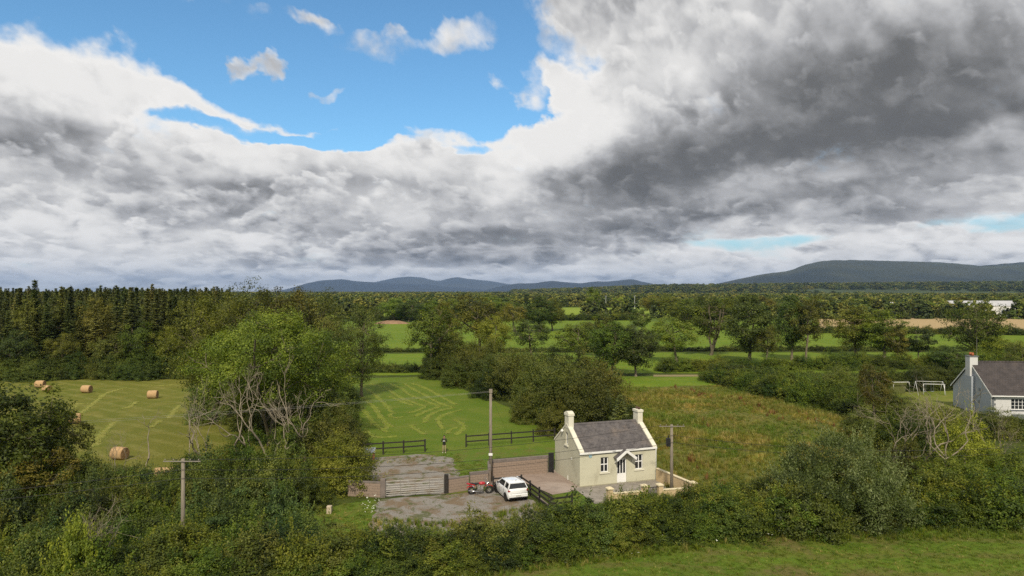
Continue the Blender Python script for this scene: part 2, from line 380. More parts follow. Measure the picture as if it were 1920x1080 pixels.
def clumps_to_leaves(acc, cc, cr, per, leaf, aspect=.55, flat=.7, out=1.0, tone_c=None, ctr=None, hgt=1.0):
    m = len(cc); k = per
    d = unit(rng.normal(size=(m, k, 3))); rad = rng.uniform(.45, 1.05, (m, k, 1))
    P = cc[:, None]+d*rad*cr[:, None, None]*np.array([1, 1, flat])
    outw = unit(cc-ctr) if ctr is not None else np.zeros_like(cc)
    Nn = d*.7+outw[:, None]*out*.5+np.array([0, 0, .45])+rng.normal(size=(m, k, 3))*.45
    tc = tone_c if tone_c is not None else rng.uniform(.2, .8, m)
    tone = np.clip(tc[:, None]+rng.normal(size=(m, k))*.14, 0, 1)
    sz = leaf*rng.uniform(.6, 1.4, (m*k))
    V, Q = rhombs(P.reshape(-1, 3), Nn.reshape(-1, 3), sz, aspect); acc.add(V, Q, tone.ravel())
def make_tree(name, h, r, base, nclump, per, leaf, cr, mat, seed, lean=(0, 0), limbs=9, gap=.1, top=.5, trunk_r=None, barkmat=None, stems=1, skew=1.0, spread=.75):
    """returns (trunk mesh, crown mesh). base = height where the crown starts"""
    global rng; keep = rng; rng = np.random.default_rng(seed)
    ctr = np.array([lean[0], lean[1], base+(h-base)*.45]); half = (h-base)/2
    cc = []
    while len(cc) < nclump:
        p = unit(rng.normal(size=(400, 3))); rr = rng.uniform(0.25, 1, (400, 1))**.45
        e = 1+.26*lump(p, 2.2, seed+3)[:, None]+.10*lump(p, 5, seed+5)[:, None]
        zz = p[:, 2:3]; wid = np.where(zz < 0, 1-.25*zz**2*skew, 1-.10*zz)
        q = ctr+p*rr*e*np.array([r, r, half*1.0])*np.concatenate([wid, wid, np.ones_like(wid)], 1)
        ok = (lump(q, 1.1/max(cr, .5)*.8, seed+9) > -1+gap*4) & (q[:, 2] > base*.7)
        cc += list(q[ok])
    cc = np.array(cc[:nclump]); crs = cr*rng.uniform(.6, 1.25, nclump)
    tone = .42+.24*lump(cc, .8/max(r*.3, .6), seed+1)+rng.normal(size=nclump)*.17
    A = Acc(); clumps_to_leaves(A, cc, crs, per, leaf, ctr=ctr, tone_c=tone)
    B = Acc(); tr = trunk_r or h*.022
    forks = []
    for sidx in range(stems):
        a = np.array([0, 0, -.1])+(rng.normal(size=3)*[.5, .5, 0] if stems > 1 else 0)
        b = ctr+np.array([rng.normal()*r*.18*stems, rng.normal()*r*.18*stems, half*.55])
        tp = wiggle(a, b, 9, .10); B.add(*tube_np(tp, np.linspace(tr/stems**.5, tr*.25, 9)*np.array([1.35]+[1]*8), 8)); forks.append(tp)
    lp = []
    tgt = ctr+(cc[rng.choice(nclump, limbs, replace=False)]-ctr)*.82
    for T in tgt:
        tp = forks[rng.integers(stems)]
        i = np.argmin(np.abs(tp[:, 2]-max(base*.75, T[2]-np.linalg.norm(T[:2]-tp[4, :2])*spread)))
        i = int(np.clip(i, 2, 7)); p = wiggle(tp[i], T, 8, .16, -.05); w = tr*(1-i/10)*.62
        B.add(*tube_np(p, np.linspace(w, .03, 8), 6)); lp.append(p)
    LP = np.concatenate(lp)
    for c in cc[rng.choice(nclump, min(nclump, limbs*9), replace=False)]:
        s_ = LP[np.argmin(np.sum((LP-c)**2, 1)+np.maximum(0, LP[:, 2]-c[2])*3)]
        if np.linalg.norm(s_-c) > .3: B.add(*tube_np(wiggle(s_, c, 5, .15), np.linspace(tr*.14, .015, 5), 4))
    rng = keep
    return B.mesh(name+'_trunk', barkmat or BARK, True), A.mesh(name+'_crown', mat)
def make_bush(name, r, h, nclump, per, leaf, cr, mat, seed, spray=0.0, aspect=.55, gap=0.0):
    """a mound of leaves on the ground; returns one mesh"""
    global rng; keep = rng; rng = np.random.default_rng(seed)
    p = unit(rng.normal(size=(nclump*4, 3))); p[:, 2] = np.abs(p[:, 2]); rr = rng.uniform(.35, 1, (len(p), 1))**.4
    e = 1+.24*lump(p, 2.6, seed)[:, None]+.08*lump(p, 7, seed+1)[:, None]
    cc = p*rr*e*np.array([r, r, h]); cc = cc[lump(cc, 2.0/r, seed+2) > -1+gap*3][:nclump]
    tone = .40+.24*lump(cc, 2.0/r, seed+4)+rng.normal(size=len(cc))*.17
    A = Acc(); clumps_to_leaves(A, cc, cr*rng.uniform(.6, 1.2, len(cc)), per, leaf, aspect, ctr=np.array([0, 0, h*.2]), tone_c=tone)
    # long shoots that break the outline
    ns = int(spray*nclump)
    if ns:
        s_ = cc[rng.choice(len(cc), ns)]; d = unit(s_/np.array([r, r, h])*.6+np.array([0, 0, .9])+rng.normal(size=(ns, 3))*.25)
        k = 12; t = np.linspace(0, 1, k)[None, :, None]; L = cr*rng.uniform(1.2, 2.4, (ns, 1, 1))
        P = (s_[:, None]+d[:, None]*t*L).reshape(-1, 3)+rng.normal(size=(ns*k, 3))*leaf*.35
        V, Q = rhombs(P, rng.normal(size=(ns*k, 3))+[0, 0, .5], leaf*rng.uniform(.7, 1.3, ns*k), aspect, axis=np.repeat(d, k, 0)+rng.normal(size=(ns*k, 3))*.5)
        A.add(V, Q, np.clip(.78+rng.normal(size=ns*k)*.15, 0, 1))
    rng = keep
    return A.mesh(name, mat)
def make_spruce(name, h, r, seed, mat=None, bare=.25):
    global rng; keep = rng; rng = np.random.default_rng(seed)
    A = Acc(); B = Acc(); B.add(*tube_np(wiggle(np.array([0, 0, 0.]), np.array([0, 0, h]), 8, .01), np.linspace(h*.014, .02, 8), 6))
    z = h*bare
    while z < h-.15:
        f = (z-h*bare)/(h*(1-bare)); rad = r*(1-f)**1.05*rng.uniform(.75, 1.15)+.05
        nb = 7 if f < .8 else 5
        for k in range(nb):
            a = rng.uniform(0, 6.28); d = np.array([math.cos(a), math.sin(a), 0]); L = rad*rng.uniform(.7, 1.15)
            n = max(3, int(L/.22)); t = np.linspace(.12, 1, n)[:, None]
            P = np.array([0, 0, z])+d*t*L+np.array([0, 0, 1])*(-.32*t+.22*t**2)*L+rng.normal(size=(n, 3))*.05
            sd = np.array([-d[1], d[0], 0]); sz = .30+.34*(1-np.abs(t[:, 0]-.45))
            for sg in (-1, 1):
                C = P+sd*sg*sz[:, None]*.35
                V, Q = rhombs(C, np.tile([0, 0, 1.], (n, 1))+rng.normal(size=(n, 3))*.35, sz, .5, axis=np.tile(sd*sg+d*.9-np.array([0, 0, .25]), (n, 1)))
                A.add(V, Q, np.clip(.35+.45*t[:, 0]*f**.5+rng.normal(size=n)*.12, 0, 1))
        z += rng.uniform(.28, .46)*(.6+.6*(1-f))
    V, Q = rhombs(np.array([[0, 0, h-.1], [0, 0, h-.35], [.05, 0, h-.6]]), rng.normal(size=(3, 3))*[1, 1, .1], [.5, .5, .5], .35, axis=np.tile([0, 0, 1.], (3, 1))); A.add(V, Q, np.full(3, .7))
    rng = keep
    return B.mesh(name+'_trunk', BARK, True), A.mesh(name+'_crown', mat or L_spruce)
def make_dead(name, h, seed, spread=.5, stems=3, depth=4, mat=None, thick=.017, r0=None):
    """bare branches, forking again and again"""
    global rng; keep = rng; rng = np.random.default_rng(seed); B = Acc()
    def grow(p, d, L, r, lev):
        n = 5; pts = [p]
        for i in range(n-1):
            d = unit(d+rng.normal(size=3)*.24+np.array([0, 0, .09])); pts.append(pts[-1]+d*L/(n-1))
        pts = np.array(pts); B.add(*tube_np(pts, np.linspace(r, r*.6, n), 6 if lev < 2 else 4))
        if lev >= depth: return
        for k in range(2 if rng.random() < .72 else 1 if lev < 2 else 3):
            grow(pts[-1] if k < 2 else pts[3], unit(d+rng.normal(size=3)*spread), L*rng.uniform(.6, .9), r*.62, lev+1)
    for s_ in range(stems):
        a = rng.uniform(0, 6.28); grow(np.array([math.cos(a), math.sin(a), 0])*.15*stems, unit(np.array([math.cos(a)*spread*.8, math.sin(a)*spread*.8, 1.])), h*.36, (r0 or h*thick)/stems**.4, 0)
    rng = keep
    return B.mesh(name, mat or DEAD, True)
def make_tuft(name, n, h, w, mat, seed, lean=.35, spread=.25):
    global rng; keep = rng; rng = np.random.default_rng(seed)
    a = rng.uniform(0, 6.28, n); b0 = np.stack([np.cos(a), np.sin(a), 0*a], 1)*rng.uniform(0, spread, (n, 1))
    hh = h*rng.uniform(.5, 1.1, (n, 1)); d = np.stack([np.cos(a), np.sin(a), 0*a], 1)*lean*rng.uniform(.2, 1.3, (n, 1))
    sd = np.stack([-np.sin(a), np.cos(a), 0*a], 1)*w/2
    mid = b0+d*hh*.35+np.array([0, 0, .6])*hh; tip = b0+d*hh*1.0+np.array([0, 0, 1.])*hh*.95
    V = np.stack([b0-sd, b0+sd, mid+sd*.8, mid-sd*.8, tip+sd*.1, tip-sd*.1], 1).reshape(-1, 3)
    i = np.arange(n)[:, None]*6; Q = np.concatenate([i+[0, 1, 2, 3], i+[3, 2, 4, 5]], 0)
    t = rng.uniform(.1, .7, n); rng = keep
    return np_mesh(name, V, Q, mat, False, np.concatenate([t, np.clip(t+.2, 0, 1)]))

# sources that the scattered growth is instanced from (never linked themselves)
def source(name, meshes):
    c = bpy.data.collections.new(name)
    for i, me in enumerate(meshes): c.objects.link(bpy.data.objects.new('%s_%02d' % (name, i), me))
    return c
def scatter(name, pts, scl, src, mat=None, seed=0, tilt=.12, label=None, cat=None):
    """ONE object of uncountable growth: points with a mesh instanced on each"""
    g = np.random.default_rng(seed); n = len(pts); me = bpy.data.meshes.new(name)
    me.vertices.add(n); me.vertices.foreach_set('co', np.asarray(pts, np.float32).ravel())
    a = me.attributes.new('scl', 'FLOAT_VECTOR', 'POINT'); s3 = np.asarray(scl, float)
    if s3.ndim == 1: s3 = np.repeat(s3[:, None], 3, 1)
    a.data.foreach_set('vector', s3.astype(np.float32).ravel())
    a = me.attributes.new('rot', 'FLOAT_VECTOR', 'POINT')
    a.data.foreach_set('vector', np.stack([g.normal(size=n)*tilt, g.normal(size=n)*tilt, g.uniform(0, 6.28, n)], 1).astype(np.float32).ravel())
    a = me.attributes.new('idx', 'INT', 'POINT'); a.data.foreach_set('value', g.integers(0, len(src.objects), n).astype(np.int32))
    o = bpy.data.objects.new(name, me); COL.objects.link(o)
    ng = bpy.data.node_groups.new(name, 'GeometryNodeTree')
    ng.interface.new_socket('Geometry', in_out='INPUT', socket_type='NodeSocketGeometry'); ng.interface.new_socket('Geometry', in_out='OUTPUT', socket_type='NodeSocketGeometry')
    N = ng.nodes; gi = N.new('NodeGroupInput'); go = N.new('NodeGroupOutput'); iop = N.new('GeometryNodeInstanceOnPoints'); ci = N.new('GeometryNodeCollectionInfo')
    ci.inputs['Collection'].default_value = src; ci.inputs['Separate Children'].default_value = True; ci.inputs['Reset Children'].default_value = True
    iop.inputs['Pick Instance'].default_value = True; L = ng.links
    def att(nm, ty):
        k = N.new('GeometryNodeInputNamedAttribute'); k.data_type = ty; k.inputs['Name'].default_value = nm
        return next(s for s in k.outputs if s.enabled and s.name == 'Attribute')
    L.new(gi.outputs[0], iop.inputs['Points']); L.new(ci.outputs[0], iop.inputs['Instance'])
    L.new(att('idx', 'INT'), iop.inputs['Instance Index']); L.new(att('rot', 'FLOAT_VECTOR'), iop.inputs['Rotation']); L.new(att('scl', 'FLOAT_VECTOR'), iop.inputs['Scale'])
    L.new(iop.outputs[0], go.inputs[0])
    md = o.modifiers.new('scatter', 'NODES'); md.node_group = ng
    return tag(o, label, cat, kind='stuff')
def in_poly(P, poly):
    x, y = P[:, 0], P[:, 1]; r = np.zeros(len(P), bool); n = len(poly)
    for i in range(n):
        x0, y0 = poly[i][:2]; x1, y1 = poly[(i+1) % n][:2]
        c = ((y0 > y) != (y1 > y)) & (x < (x1-x0)*(y-y0)/((y1-y0) if y1 != y0 else 1e-9)+x0); r ^= c
    return r
def fill(poly, density, seed=0):
    g = np.random.default_rng(seed); q = np.array([p[:2] for p in poly]); a, b = q.min(0), q.max(0)
    n = int(density*np.prod(b-a)); P = g.uniform(a, b, (n, 2)); P = P[in_poly(P, poly)]
    return np.concatenate([P, np.zeros((len(P), 1))], 1)

# ------------------------------------------------------------------ land
GR = grass_mat('pasture', (.050, .090, .012), (.080, .125, .016), (.105, .125, .024), .02, .3, 5)
GR_mown = grass_mat('mown_grass', (.085, .140, .010), (.105, .155, .014), (.135, .165, .024), .05, .35, 5)
GR_bale = grass_mat('hay_stubble', (.110, .130, .016), (.135, .140, .022), (.175, .165, .034), .05, .35, 5, stripes=(.95, 3.0, .32, (.25, .235, .075)))
GR_bright = grass_mat('sunlit_rich_pasture', (.100, .165, .010), (.125, .190, .012), (.16, .20, .02), .03, .25, 3)  # rich green, brightened in the colour so the further fields look sunlit
GR_yard = grass_mat('yard_turf', (.085, .150, .014), (.105, .150, .018), (.130, .125, .030), .3, .9, 7)
GR_sun = grass_mat('sunlit_yellow_pasture', (.17, .25, .020), (.20, .27, .025), (.24, .27, .04), .02, .1, 2)  # patches of sun on the far fields, painted as a brighter, yellower grass
GR_verge = grass_mat('verge_grass', (.075, .130, .010), (.100, .155, .014), (.120, .145, .022), .12, .6, 7, stripes=(1.50, 2.6, .6, (.13, .105, .036)), patch=((.13, .115, .036), .16, .50))
GR_rough = grass_mat('rough_meadow', (.12, .13, .026), (.095, .12, .020), (.19, .16, .05), .07, .4, 4, bump=.9, patch=((.14, .085, .035), .10, .60))
GR_lawn = grass_mat('garden_lawn', (.11, .15, .015), (.16, .18, .03), (.20, .19, .05), .1, .6, 6)
TAN = surf('cereal_stubble', (.33, .24, .11), (.42, .31, .16), .3, .95, bump=.4, stretch=(1, 8, 1))
CLAY = surf('bare_clay', (.20, .12, .07), (.28, .18, .11), .6, .95, bump=.5)
def gravel_mat():
    m, N, b = new_mat('loose_gravel'); tc = N.n.new('ShaderNodeNewGeometry').outputs['Position']
    st = N.mix(N.noise(tc, 9, 5, .8), (.19, .175, .155), (.42, .39, .355))
    vo = N.n.new('ShaderNodeTexVoronoi'); vo.inputs['Scale'].default_value = 11; N.put(vo.inputs['Vector'], tc)
    st = N.mix(N.mr(vo.outputs['Distance'], .0, .6, 0, .55), st, (.13, .115, .10))
    st = N.mix(N.mr(N.noise(tc, .55, 7, .68, .6), .46, .60, 0, .85), st, (.155, .105, .055))
    st = N.mix(N.mr(N.noise(N.comb(*N.sep(tc)[:2], 7.0), .8, 7, .7, .6), .53, .62, 0, .9), st, (.075, .085, .022))
    N.put(b.inputs['Base Color'], st); b.inputs['Roughness'].default_value = .95
    bn = N.n.new('ShaderNodeBump'); bn.inputs['Strength'].default_value = .8; bn.inputs['Distance'].default_value = .06
    N.put(bn.inputs['Height'], N.noise(tc, 12, 6, .8)); N.l.new(bn.outputs[0], b.inputs['Normal']); return m
GRAVEL = gravel_mat()
CONC = surf('pinkish_concrete', (.30, .235, .195), (.235, .18, .15), .9, .9, 6, .25, stain=((.16, .12, .095), .5, .6), c3=(.34, .28, .24))
PAVE = surf('grey_paving', (.30, .27, .235), (.20, .18, .155), 1.3, .9, 7, .3, stain=((.13, .12, .09), .8, .6))

def sheet(name, pts, z, mat, rag=.0, kind='structure', seed=0, step=2.0, px=True):
    g = np.random.default_rng(seed); P = [np.array(G(*p)[:2]) if px else np.array(p[:2], float) for p in pts]; out = []
    for i, a in enumerate(P):
        b = P[(i+1) % len(P)]; n = max(1, int(np.linalg.norm(b-a)/step)) if rag else 1
        for k in range(n):
            q = a+(b-a)*k/n
            if k: q = q+g.normal(size=2)*rag
            out.append(q)
    bm = bmesh.new(); f = bm.faces.new([bm.verts.new((q[0], q[1], z)) for q in out])
    bmesh.ops.triangulate(bm, faces=[f]); bmesh.ops.recalc_face_normals(bm, faces=bm.faces[:])
    if bm.faces[:][0].normal.z < 0: bmesh.ops.reverse_faces(bm, faces=bm.faces[:])
    me = bpy.data.meshes.new(name); bm.to_mesh(me); bm.free(); me.materials.append(mat)
    return tag(link(name, me), kind=kind), [tuple(q) for q in out]

# the ground: one sheet, rings widening out to the horizon; its far part is a patchwork of fields
def ground():
    m, N, b = new_mat('land'); tc = N.n.new('ShaderNodeNewGeometry').outputs['Position']; x, y, z = N.sep(tc)
    vo = N.n.new('ShaderNodeTexVoronoi'); vo.inputs['Scale'].default_value = .0042; N.put(vo.inputs['Vector'], N.comb(x, N.m('MULTIPLY', y, .8), 0.0))
    c = N.ramp(N.sep(vo.outputs['Color'])[0], [(0, (.055, .095, .014)), (.35, (.10, .15, .02)), (.6, (.075, .11, .02)), (.78, (.19, .22, .04)), (.9, (.30, .23, .10)), (1, (.07, .12, .02))])
    near = N.mix(N.mr(N.noise(tc, .25, 6, .65), .35, .65), (.045, .065, .012), (.075, .095, .02))
    dist = N.m('SQRT', N.m('ADD', N.m('MULTIPLY', x, x), N.m('MULTIPLY', y, y)))
    c = N.mix(N.mr(dist, 180, 320), near, c); c = N.mix(N.mr(N.noise(tc, 3, 6, .7), .3, .7, 0, .4), c, (.04, .05, .012))
    N.put(b.inputs['Base Color'], c); b.inputs['Roughness'].default_value = .95; b.inputs['Specular IOR Level'].default_value = .1
    bn = N.n.new('ShaderNodeBump'); bn.inputs['Strength'].default_value = .6; bn.inputs['Distance'].default_value = .2
    N.put(bn.inputs['Height'], N.noise(tc, 4, 5, .7)); N.l.new(bn.outputs[0], b.inputs['Normal'])
    rs = [0, 30, 60, 100, 160, 250, 400, 700, 1200, 2200, 4000, 8000, 13000, 19000]; n = 64; V = [(0, 0, 0)]; Q = []; T = []
    for r in rs[1:]:
        V += [(r*math.cos(2*math.pi*k/n), r*math.sin(2*math.pi*k/n), 0) for k in range(n)]
    for k in range(n): T.append((0, 1+k, 1+(k+1) % n))
    for i in range(len(rs)-2):
        a = 1+i*n; Q += [(a+k, a+n+k, a+n+(k+1) % n, a+(k+1) % n) for k in range(n)]
    tag(link('ground', np_mesh('ground', V, Q, m, tris=T)), kind='structure')
ground()

FLD_A = [(640, 716), (690, 709), (800, 706), (850, 722), (950, 762), (1060, 812), (1062, 850), (930, 866), (860, 852), (690, 856), (560, 880)]
FLD_B = [(-330, 716), (40, 713), (350, 703), (640, 716), (560, 800), (480, 880), (330, 912), (100, 915), (-500, 915)]
sheet('mown_field', FLD_A, .012, GR_mown, .15)
sheet('hay_field', FLD_B, .012, GR_bale, .15)
sheet('field_margin', [(-330, 717), (-330, 705), (350, 694), (360, 704), (40, 714)], .02, GR, .3)
sheet('pasture', [(560, 704), (600, 664), (1130, 661), (1160, 704)], .03, GR_bright, .3)
sheet('pasture', [(500, 660), (640, 604), (1180, 601), (1200, 658)], .03, GR_bright, .3)
sheet('pasture', [(1145, 728), (1140, 706), (1360, 705), (1350, 722)], .03, GR_bright, .2)
sheet('bare_strip', [(1225, 706.5), (1225, 703), (1345, 703), (1342, 706)], .05, surf('dry_bank', (.26, .20, .11), (.20, .17, .07), 1), .2)
sheet('pasture', [(1150, 700), (1170, 661), (2250, 661), (2350, 700)], .03, GR_bright, .3)
sheet('pasture', [(1190, 656), (1200, 603), (1530, 603), (1570, 622), (2150, 632), (2200, 656)], .03, GR_bright, .3)
sheet('stubble_field', [(1540, 619), (1530, 593), (2100, 597), (2150, 629)], .04, TAN, .3)
sheet('distant_pasture', [(560, 596), (600, 587), (900, 586), (900, 597)], .05, GR_sun, .5, step=8)
sheet('distant_pasture', [(1040, 597), (1045, 577), (1255, 577), (1270, 596)], .05, GR_sun, .5, step=8)
sheet('distant_pasture', [(700, 578), (740, 573), (1040, 573), (1040, 579)], .06, GR_sun, .5, step=12)
sheet('rough_meadow', [(1040, 812), (1150, 728), (1350, 722), (1480, 748), (1600, 790), (1640, 850), (1560, 925), (1300, 945), (1240, 930), (1230, 880)], .02, GR_rough, .2)
sheet('garden_lawn', [(1640, 790), (1590, 737), (1800, 733), (1800, 800)], .03, GR_lawn, .1)
sheet('grass_verge', [(540, 1120), (700, 1086), (1000, 1046), (1250, 1020), (1420, 996), (2300, 985), (2600, 1400), (500, 1400)], .02, GR_verge, .15, step=1.0)
sheet('grass_verge', [(600, 1010), (590, 955), (700, 936), (740, 980), (700, 1020)], .02, GR_yard, .12, step=.8)
sheet('gravel_forecourt', [(690, 985), (716, 936), (838, 928), (925, 918), (1000, 938), (1040, 985), (860, 1010), (720, 1010)], .03, GRAVEL, .12, step=.6)
sheet('gravel_yard', [(676, 902), (678, 860), (790, 852), (850, 860), (862, 902), (838, 927), (716, 932)], .03, GRAVEL, .15, step=.6)
sheet('yard_grass', [(836, 930), (845, 862), (800, 850), (870, 845), (1055, 838), (1060, 860), (915, 868), (917, 918)], .018, GR_yard, .12, step=.8)
sheet('concrete_yard', [(917, 897), (1030, 886), (1045, 878), (1090, 916), (1078, 921), (1036, 928), (985, 906), (922, 912)], .045, CONC, 0)
sheet('lawn_strip', [(1036, 928), (1092, 914), (1150, 930), (1140, 975), (1045, 970)], .035, GR_yard, .05, step=.6)

# low mound of bare clay and a low rubble heap beside the yard
def mound(name, c, rx, ry, h, mat, seed, label=None, cat=None, kind=None):
    g = np.random.default_rng(seed); n = 14; V = []; Q = []
    for i in range(n):
        for j in range(n):
            u, w = i/(n-1)*2-1, j/(n-1)*2-1; rr = math.hypot(u, w)
            V.append((c[0]+u*rx, c[1]+w*ry, max(-.05, h*(1-rr**2))*g.uniform(.7, 1.2)-.03))
    for i in range(n-1):
        for j in range(n-1): Q.append((i*n+j, i*n+n+j, i*n+n+j+1, i*n+j+1))
    return tag(link(name, np_mesh(name, V, Q, mat, True)), label, cat, kind=kind)
mound('clay_mound', G(735, 607), 9, 4, 1.6, CLAY, 1, 'low mound of bare reddish clay beneath the far clump of trees, left of the middle', 'mound')

# ------------------------------------------------------------------ hills and the rise in front of them
def ridge(name, prof, dist, w, mat, seed, rough=.06, near_w=None, kind='structure'):
    xs = np.arange(prof[0][0], prof[-1][0]+1, 6.0); ys = np.interp(xs, [p[0] for p in prof], [p[1] for p in prof])
    k = np.array([.25, .5, .25]); ysm = np.convolve(np.pad(ys, 1, 'edge'), k, 'valid')
    top = (HZN-ysm)/FOC*dist+EYE; nt = 26; nx = len(xs); t = np.linspace(-1, 1, nt)
    D = dist+np.where(t < 0, t*(near_w or w), t*w)[None, :]*np.ones((nx, 1))
    P2 = np.stack([xs[:, None]/60+t[None]*1.5, t[None]*3+xs[:, None]*0, xs[:, None]*0+t[None]*0+seed], -1)
    e = np.cos(t*np.pi/2)[None]**1.1
    gul = 1+lump(P2, 1.6, seed)*rough*2.2*(1-e)+lump(P2*3.1, 1.6, seed+1)*rough*(1-e*.75)
    Z = top[:, None]*e*gul-2.0
    Xs = (xs[:, None]-960)/FOC*D
    V = np.stack([Xs, D, Z], -1).reshape(-1, 3); i = np.arange(nx-1)[:, None]*nt; j = np.arange(nt-1)[None]
    Q = np.stack([i+j, i+nt+j, i+nt+j+1, i+j+1], -1).reshape(-1, 4)
    o = tag(link(name, np_mesh(name, V, Q, mat, True)), kind=kind)
    def zat(px, Y):
        ti = np.where(Y < dist, (Y-dist)/(near_w or w), (Y-dist)/w); i_ = (px-xs[0])/6.0
        a = np.clip(np.round(i_).astype(int), 0, nx-1); b = np.clip(np.round((ti+1)/2*(nt-1)).astype(int), 0, nt-1)
        return np.where((np.abs(ti) < 1) & (i_ > 0) & (i_ < nx-1), Z[a, b], 0)
    return o, zat
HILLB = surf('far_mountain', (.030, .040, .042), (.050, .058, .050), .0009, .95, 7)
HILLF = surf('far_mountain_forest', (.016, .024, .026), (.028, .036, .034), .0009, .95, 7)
HILLD = surf('forested_hill', (.012, .019, .014), (.022, .031, .020), .0022, .95, 7, stain=((.060, .075, .036), .0016, .8), c3=(.040, .046, .024))
HILLE = surf('rising_farmland', (.05, .075, .018), (.03, .045, .012), .006, .95, 6, stain=((.14, .15, .045), .004, .6))
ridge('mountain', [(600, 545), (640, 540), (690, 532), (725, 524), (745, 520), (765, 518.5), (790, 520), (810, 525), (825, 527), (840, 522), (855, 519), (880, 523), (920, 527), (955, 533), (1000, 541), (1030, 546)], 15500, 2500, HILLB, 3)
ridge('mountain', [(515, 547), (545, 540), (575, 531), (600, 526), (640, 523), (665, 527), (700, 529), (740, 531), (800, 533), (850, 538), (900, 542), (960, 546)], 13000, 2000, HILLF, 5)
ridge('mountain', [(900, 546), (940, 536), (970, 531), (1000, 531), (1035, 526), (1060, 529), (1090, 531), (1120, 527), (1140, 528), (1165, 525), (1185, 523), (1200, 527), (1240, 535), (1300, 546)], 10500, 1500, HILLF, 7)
ridge('forested_hill', [(1300, 543), (1340, 533), (1380, 524), (1430, 514), (1480, 508), (1500, 500), (1520, 494), (1550, 489), (1600, 488), (1640, 489), (1700, 490.5), (1760, 492), (1800, 495), (1838, 499), (1870, 496), (1920, 492), (2050, 486), (2250, 492), (2500, 515), (2700, 546)], 6500, 1700, HILLD, 11)
_, rise_z = ridge('low_rise', [(960, 547), (1080, 544), (1180, 540), (1260, 537), (1360, 537), (1500, 535), (1650, 534), (1900, 532), (2150, 532), (2400, 546)], 3000, 900, HILLE, 13, .03, near_w=1300)

# ------------------------------------------------------------------ plant library
TREES = {
 'round':  (make_tree('round', 12, 4.8, 2.6, 150, 95, .30, 1.15, L_broad, 11), 12, 4.8),
 'oval':   (make_tree('oval', 14, 4.2, 3.0, 150, 95, .30, 1.15, L_broad, 12, limbs=8), 14, 4.2),
 'airy':   (make_tree('airy', 13, 4.6, 3.8, 105, 80, .30, 1.05, L_olive, 13, gap=.19, limbs=12), 13, 4.6),
 'slim':   (make_tree('slim', 10, 2.3, 1.6, 70, 90, .26, .8, L_dark, 14, limbs=5, lean=(.3, 0)), 10, 2.3),
 'oak':    (make_tree('oak', 12, 6.4, 3.4, 150, 90, .30, 1.25, L_broad, 15, gap=.16, limbs=14, trunk_r=.42), 12, 6.4),
 'small':  (make_tree('small', 6, 2.3, 2.0, 60, 70, .24, .62, L_dark, 16, limbs=7), 6, 2.3),
 'forked': (make_tree('forked', 14, 5.2, 5.0, 120, 85, .30, 1.15, L_broad, 17, gap=.2, limbs=12, stems=3, trunk_r=.34), 14, 5.2),
 'ash':    (make_tree('ash', 15, 8.2, 4.6, 520, 125, .21, 1.1, L_ash, 18, gap=.07, limbs=14, stems=3, trunk_r=.30), 15, 8.2),
 'tall':   (make_tree('tall', 17, 7.4, 3.0, 330, 95, .24, 1.2, L_olive, 19, gap=.05, limbs=14), 17, 7.4),
 'dense':  (make_tree('dense', 15, 5.2, 3.2, 230, 95, .24, 1.15, L_dark, 20, gap=.07, limbs=10), 15, 5.2),
}
MOUND = [make_bush('thorn_mound', 4.2, 7, 230, 80, .20, .80, L_hedge, 31+i, .6) for i in range(3)]
BUSH = [make_bush('leafy_bush', 1.8, 2.5, 105, 80, .10+.012*i, .36+.03*i, L_hedge, 41+i, .3+.3*i) for i in range(4)]
WILLOW = make_bush('willow_foliage', 4.9, 5.4, 420, 95, .17, .7, L_willow, 51, 2.2, .36)
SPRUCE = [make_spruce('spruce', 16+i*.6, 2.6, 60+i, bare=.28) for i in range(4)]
FART = [make_bush('far_tree', 1.0, 2.0, 40, 14, .30, .28, L_far, 71+i, .0, .7) for i in range(5)]
FARC = source('far_tree_sources', FART)
DEADM = [make_dead('dead', 6, 81+i, .34, 1+i % 3, 5) for i in range(4)]+[make_dead('dead_trunk', 6, 95+i, .27, 2, 5, thick=.019) for i in range(3)]

_crown_names = {}
def plant(name, key, loc, h, r, label, group=None, mat=None, rz=None, cat='tree', trunkmat=None):
    (tm, cm), h0, r0 = TREES[key]; o = empty(name, loc, random.uniform(0, 6.28) if rz is None else rz, label, cat, group)
    o.scale = (r/r0, r/r0, h/h0); link('trunk', tm, o); c = link('crown', cm, o)
    if mat: c.material_slots[0].link = 'OBJECT'; c.material_slots[0].material = mat
    return o
def at_px(px, by, ty, w):
    w *= 1.18 if 560 < by < 700 and w < 110 else 1
    Y = EYE*FOC/(by-HZN); return Vector((X_at(px, Y), Y, 0)), (by-ty)/FOC*Y, w/2/FOC*Y
def hedge(name, label, cat, pts, meshes, r0, h0, mat=None, seed=0, step=.75, jit=.5, part='bush', clump=None):
    """pts = (X, Y, height, half width) along the row; one thing whose countable bushes are parts"""
    g = np.random.default_rng(seed); o = empty(name, (pts[0][0], pts[0][1], 0), 0, label, cat); base = np.array(pts[0][:2])
    for a, b in zip(pts, pts[1:]) if not clump else []:
        a, b = np.array(a, float), np.array(b, float); L = np.linalg.norm(b[:2]-a[:2]); rr = (a[3]+b[3])/2; n = max(1, int(L/(rr*step)))
        for k in range(n):
            q = a+(b-a)*(k+.5)/n; clump_add(o, q[:2]+g.normal(size=2)*jit*rr*.5-base, q[2]*g.uniform(.78, 1.12), q[3]*g.uniform(.85, 1.2), meshes, r0, h0, mat, g, part)
    if clump:
        for q in pts: clump_add(o, np.array(q[:2])-base, q[2], q[3], meshes, r0, h0, mat, g, part)
    return o
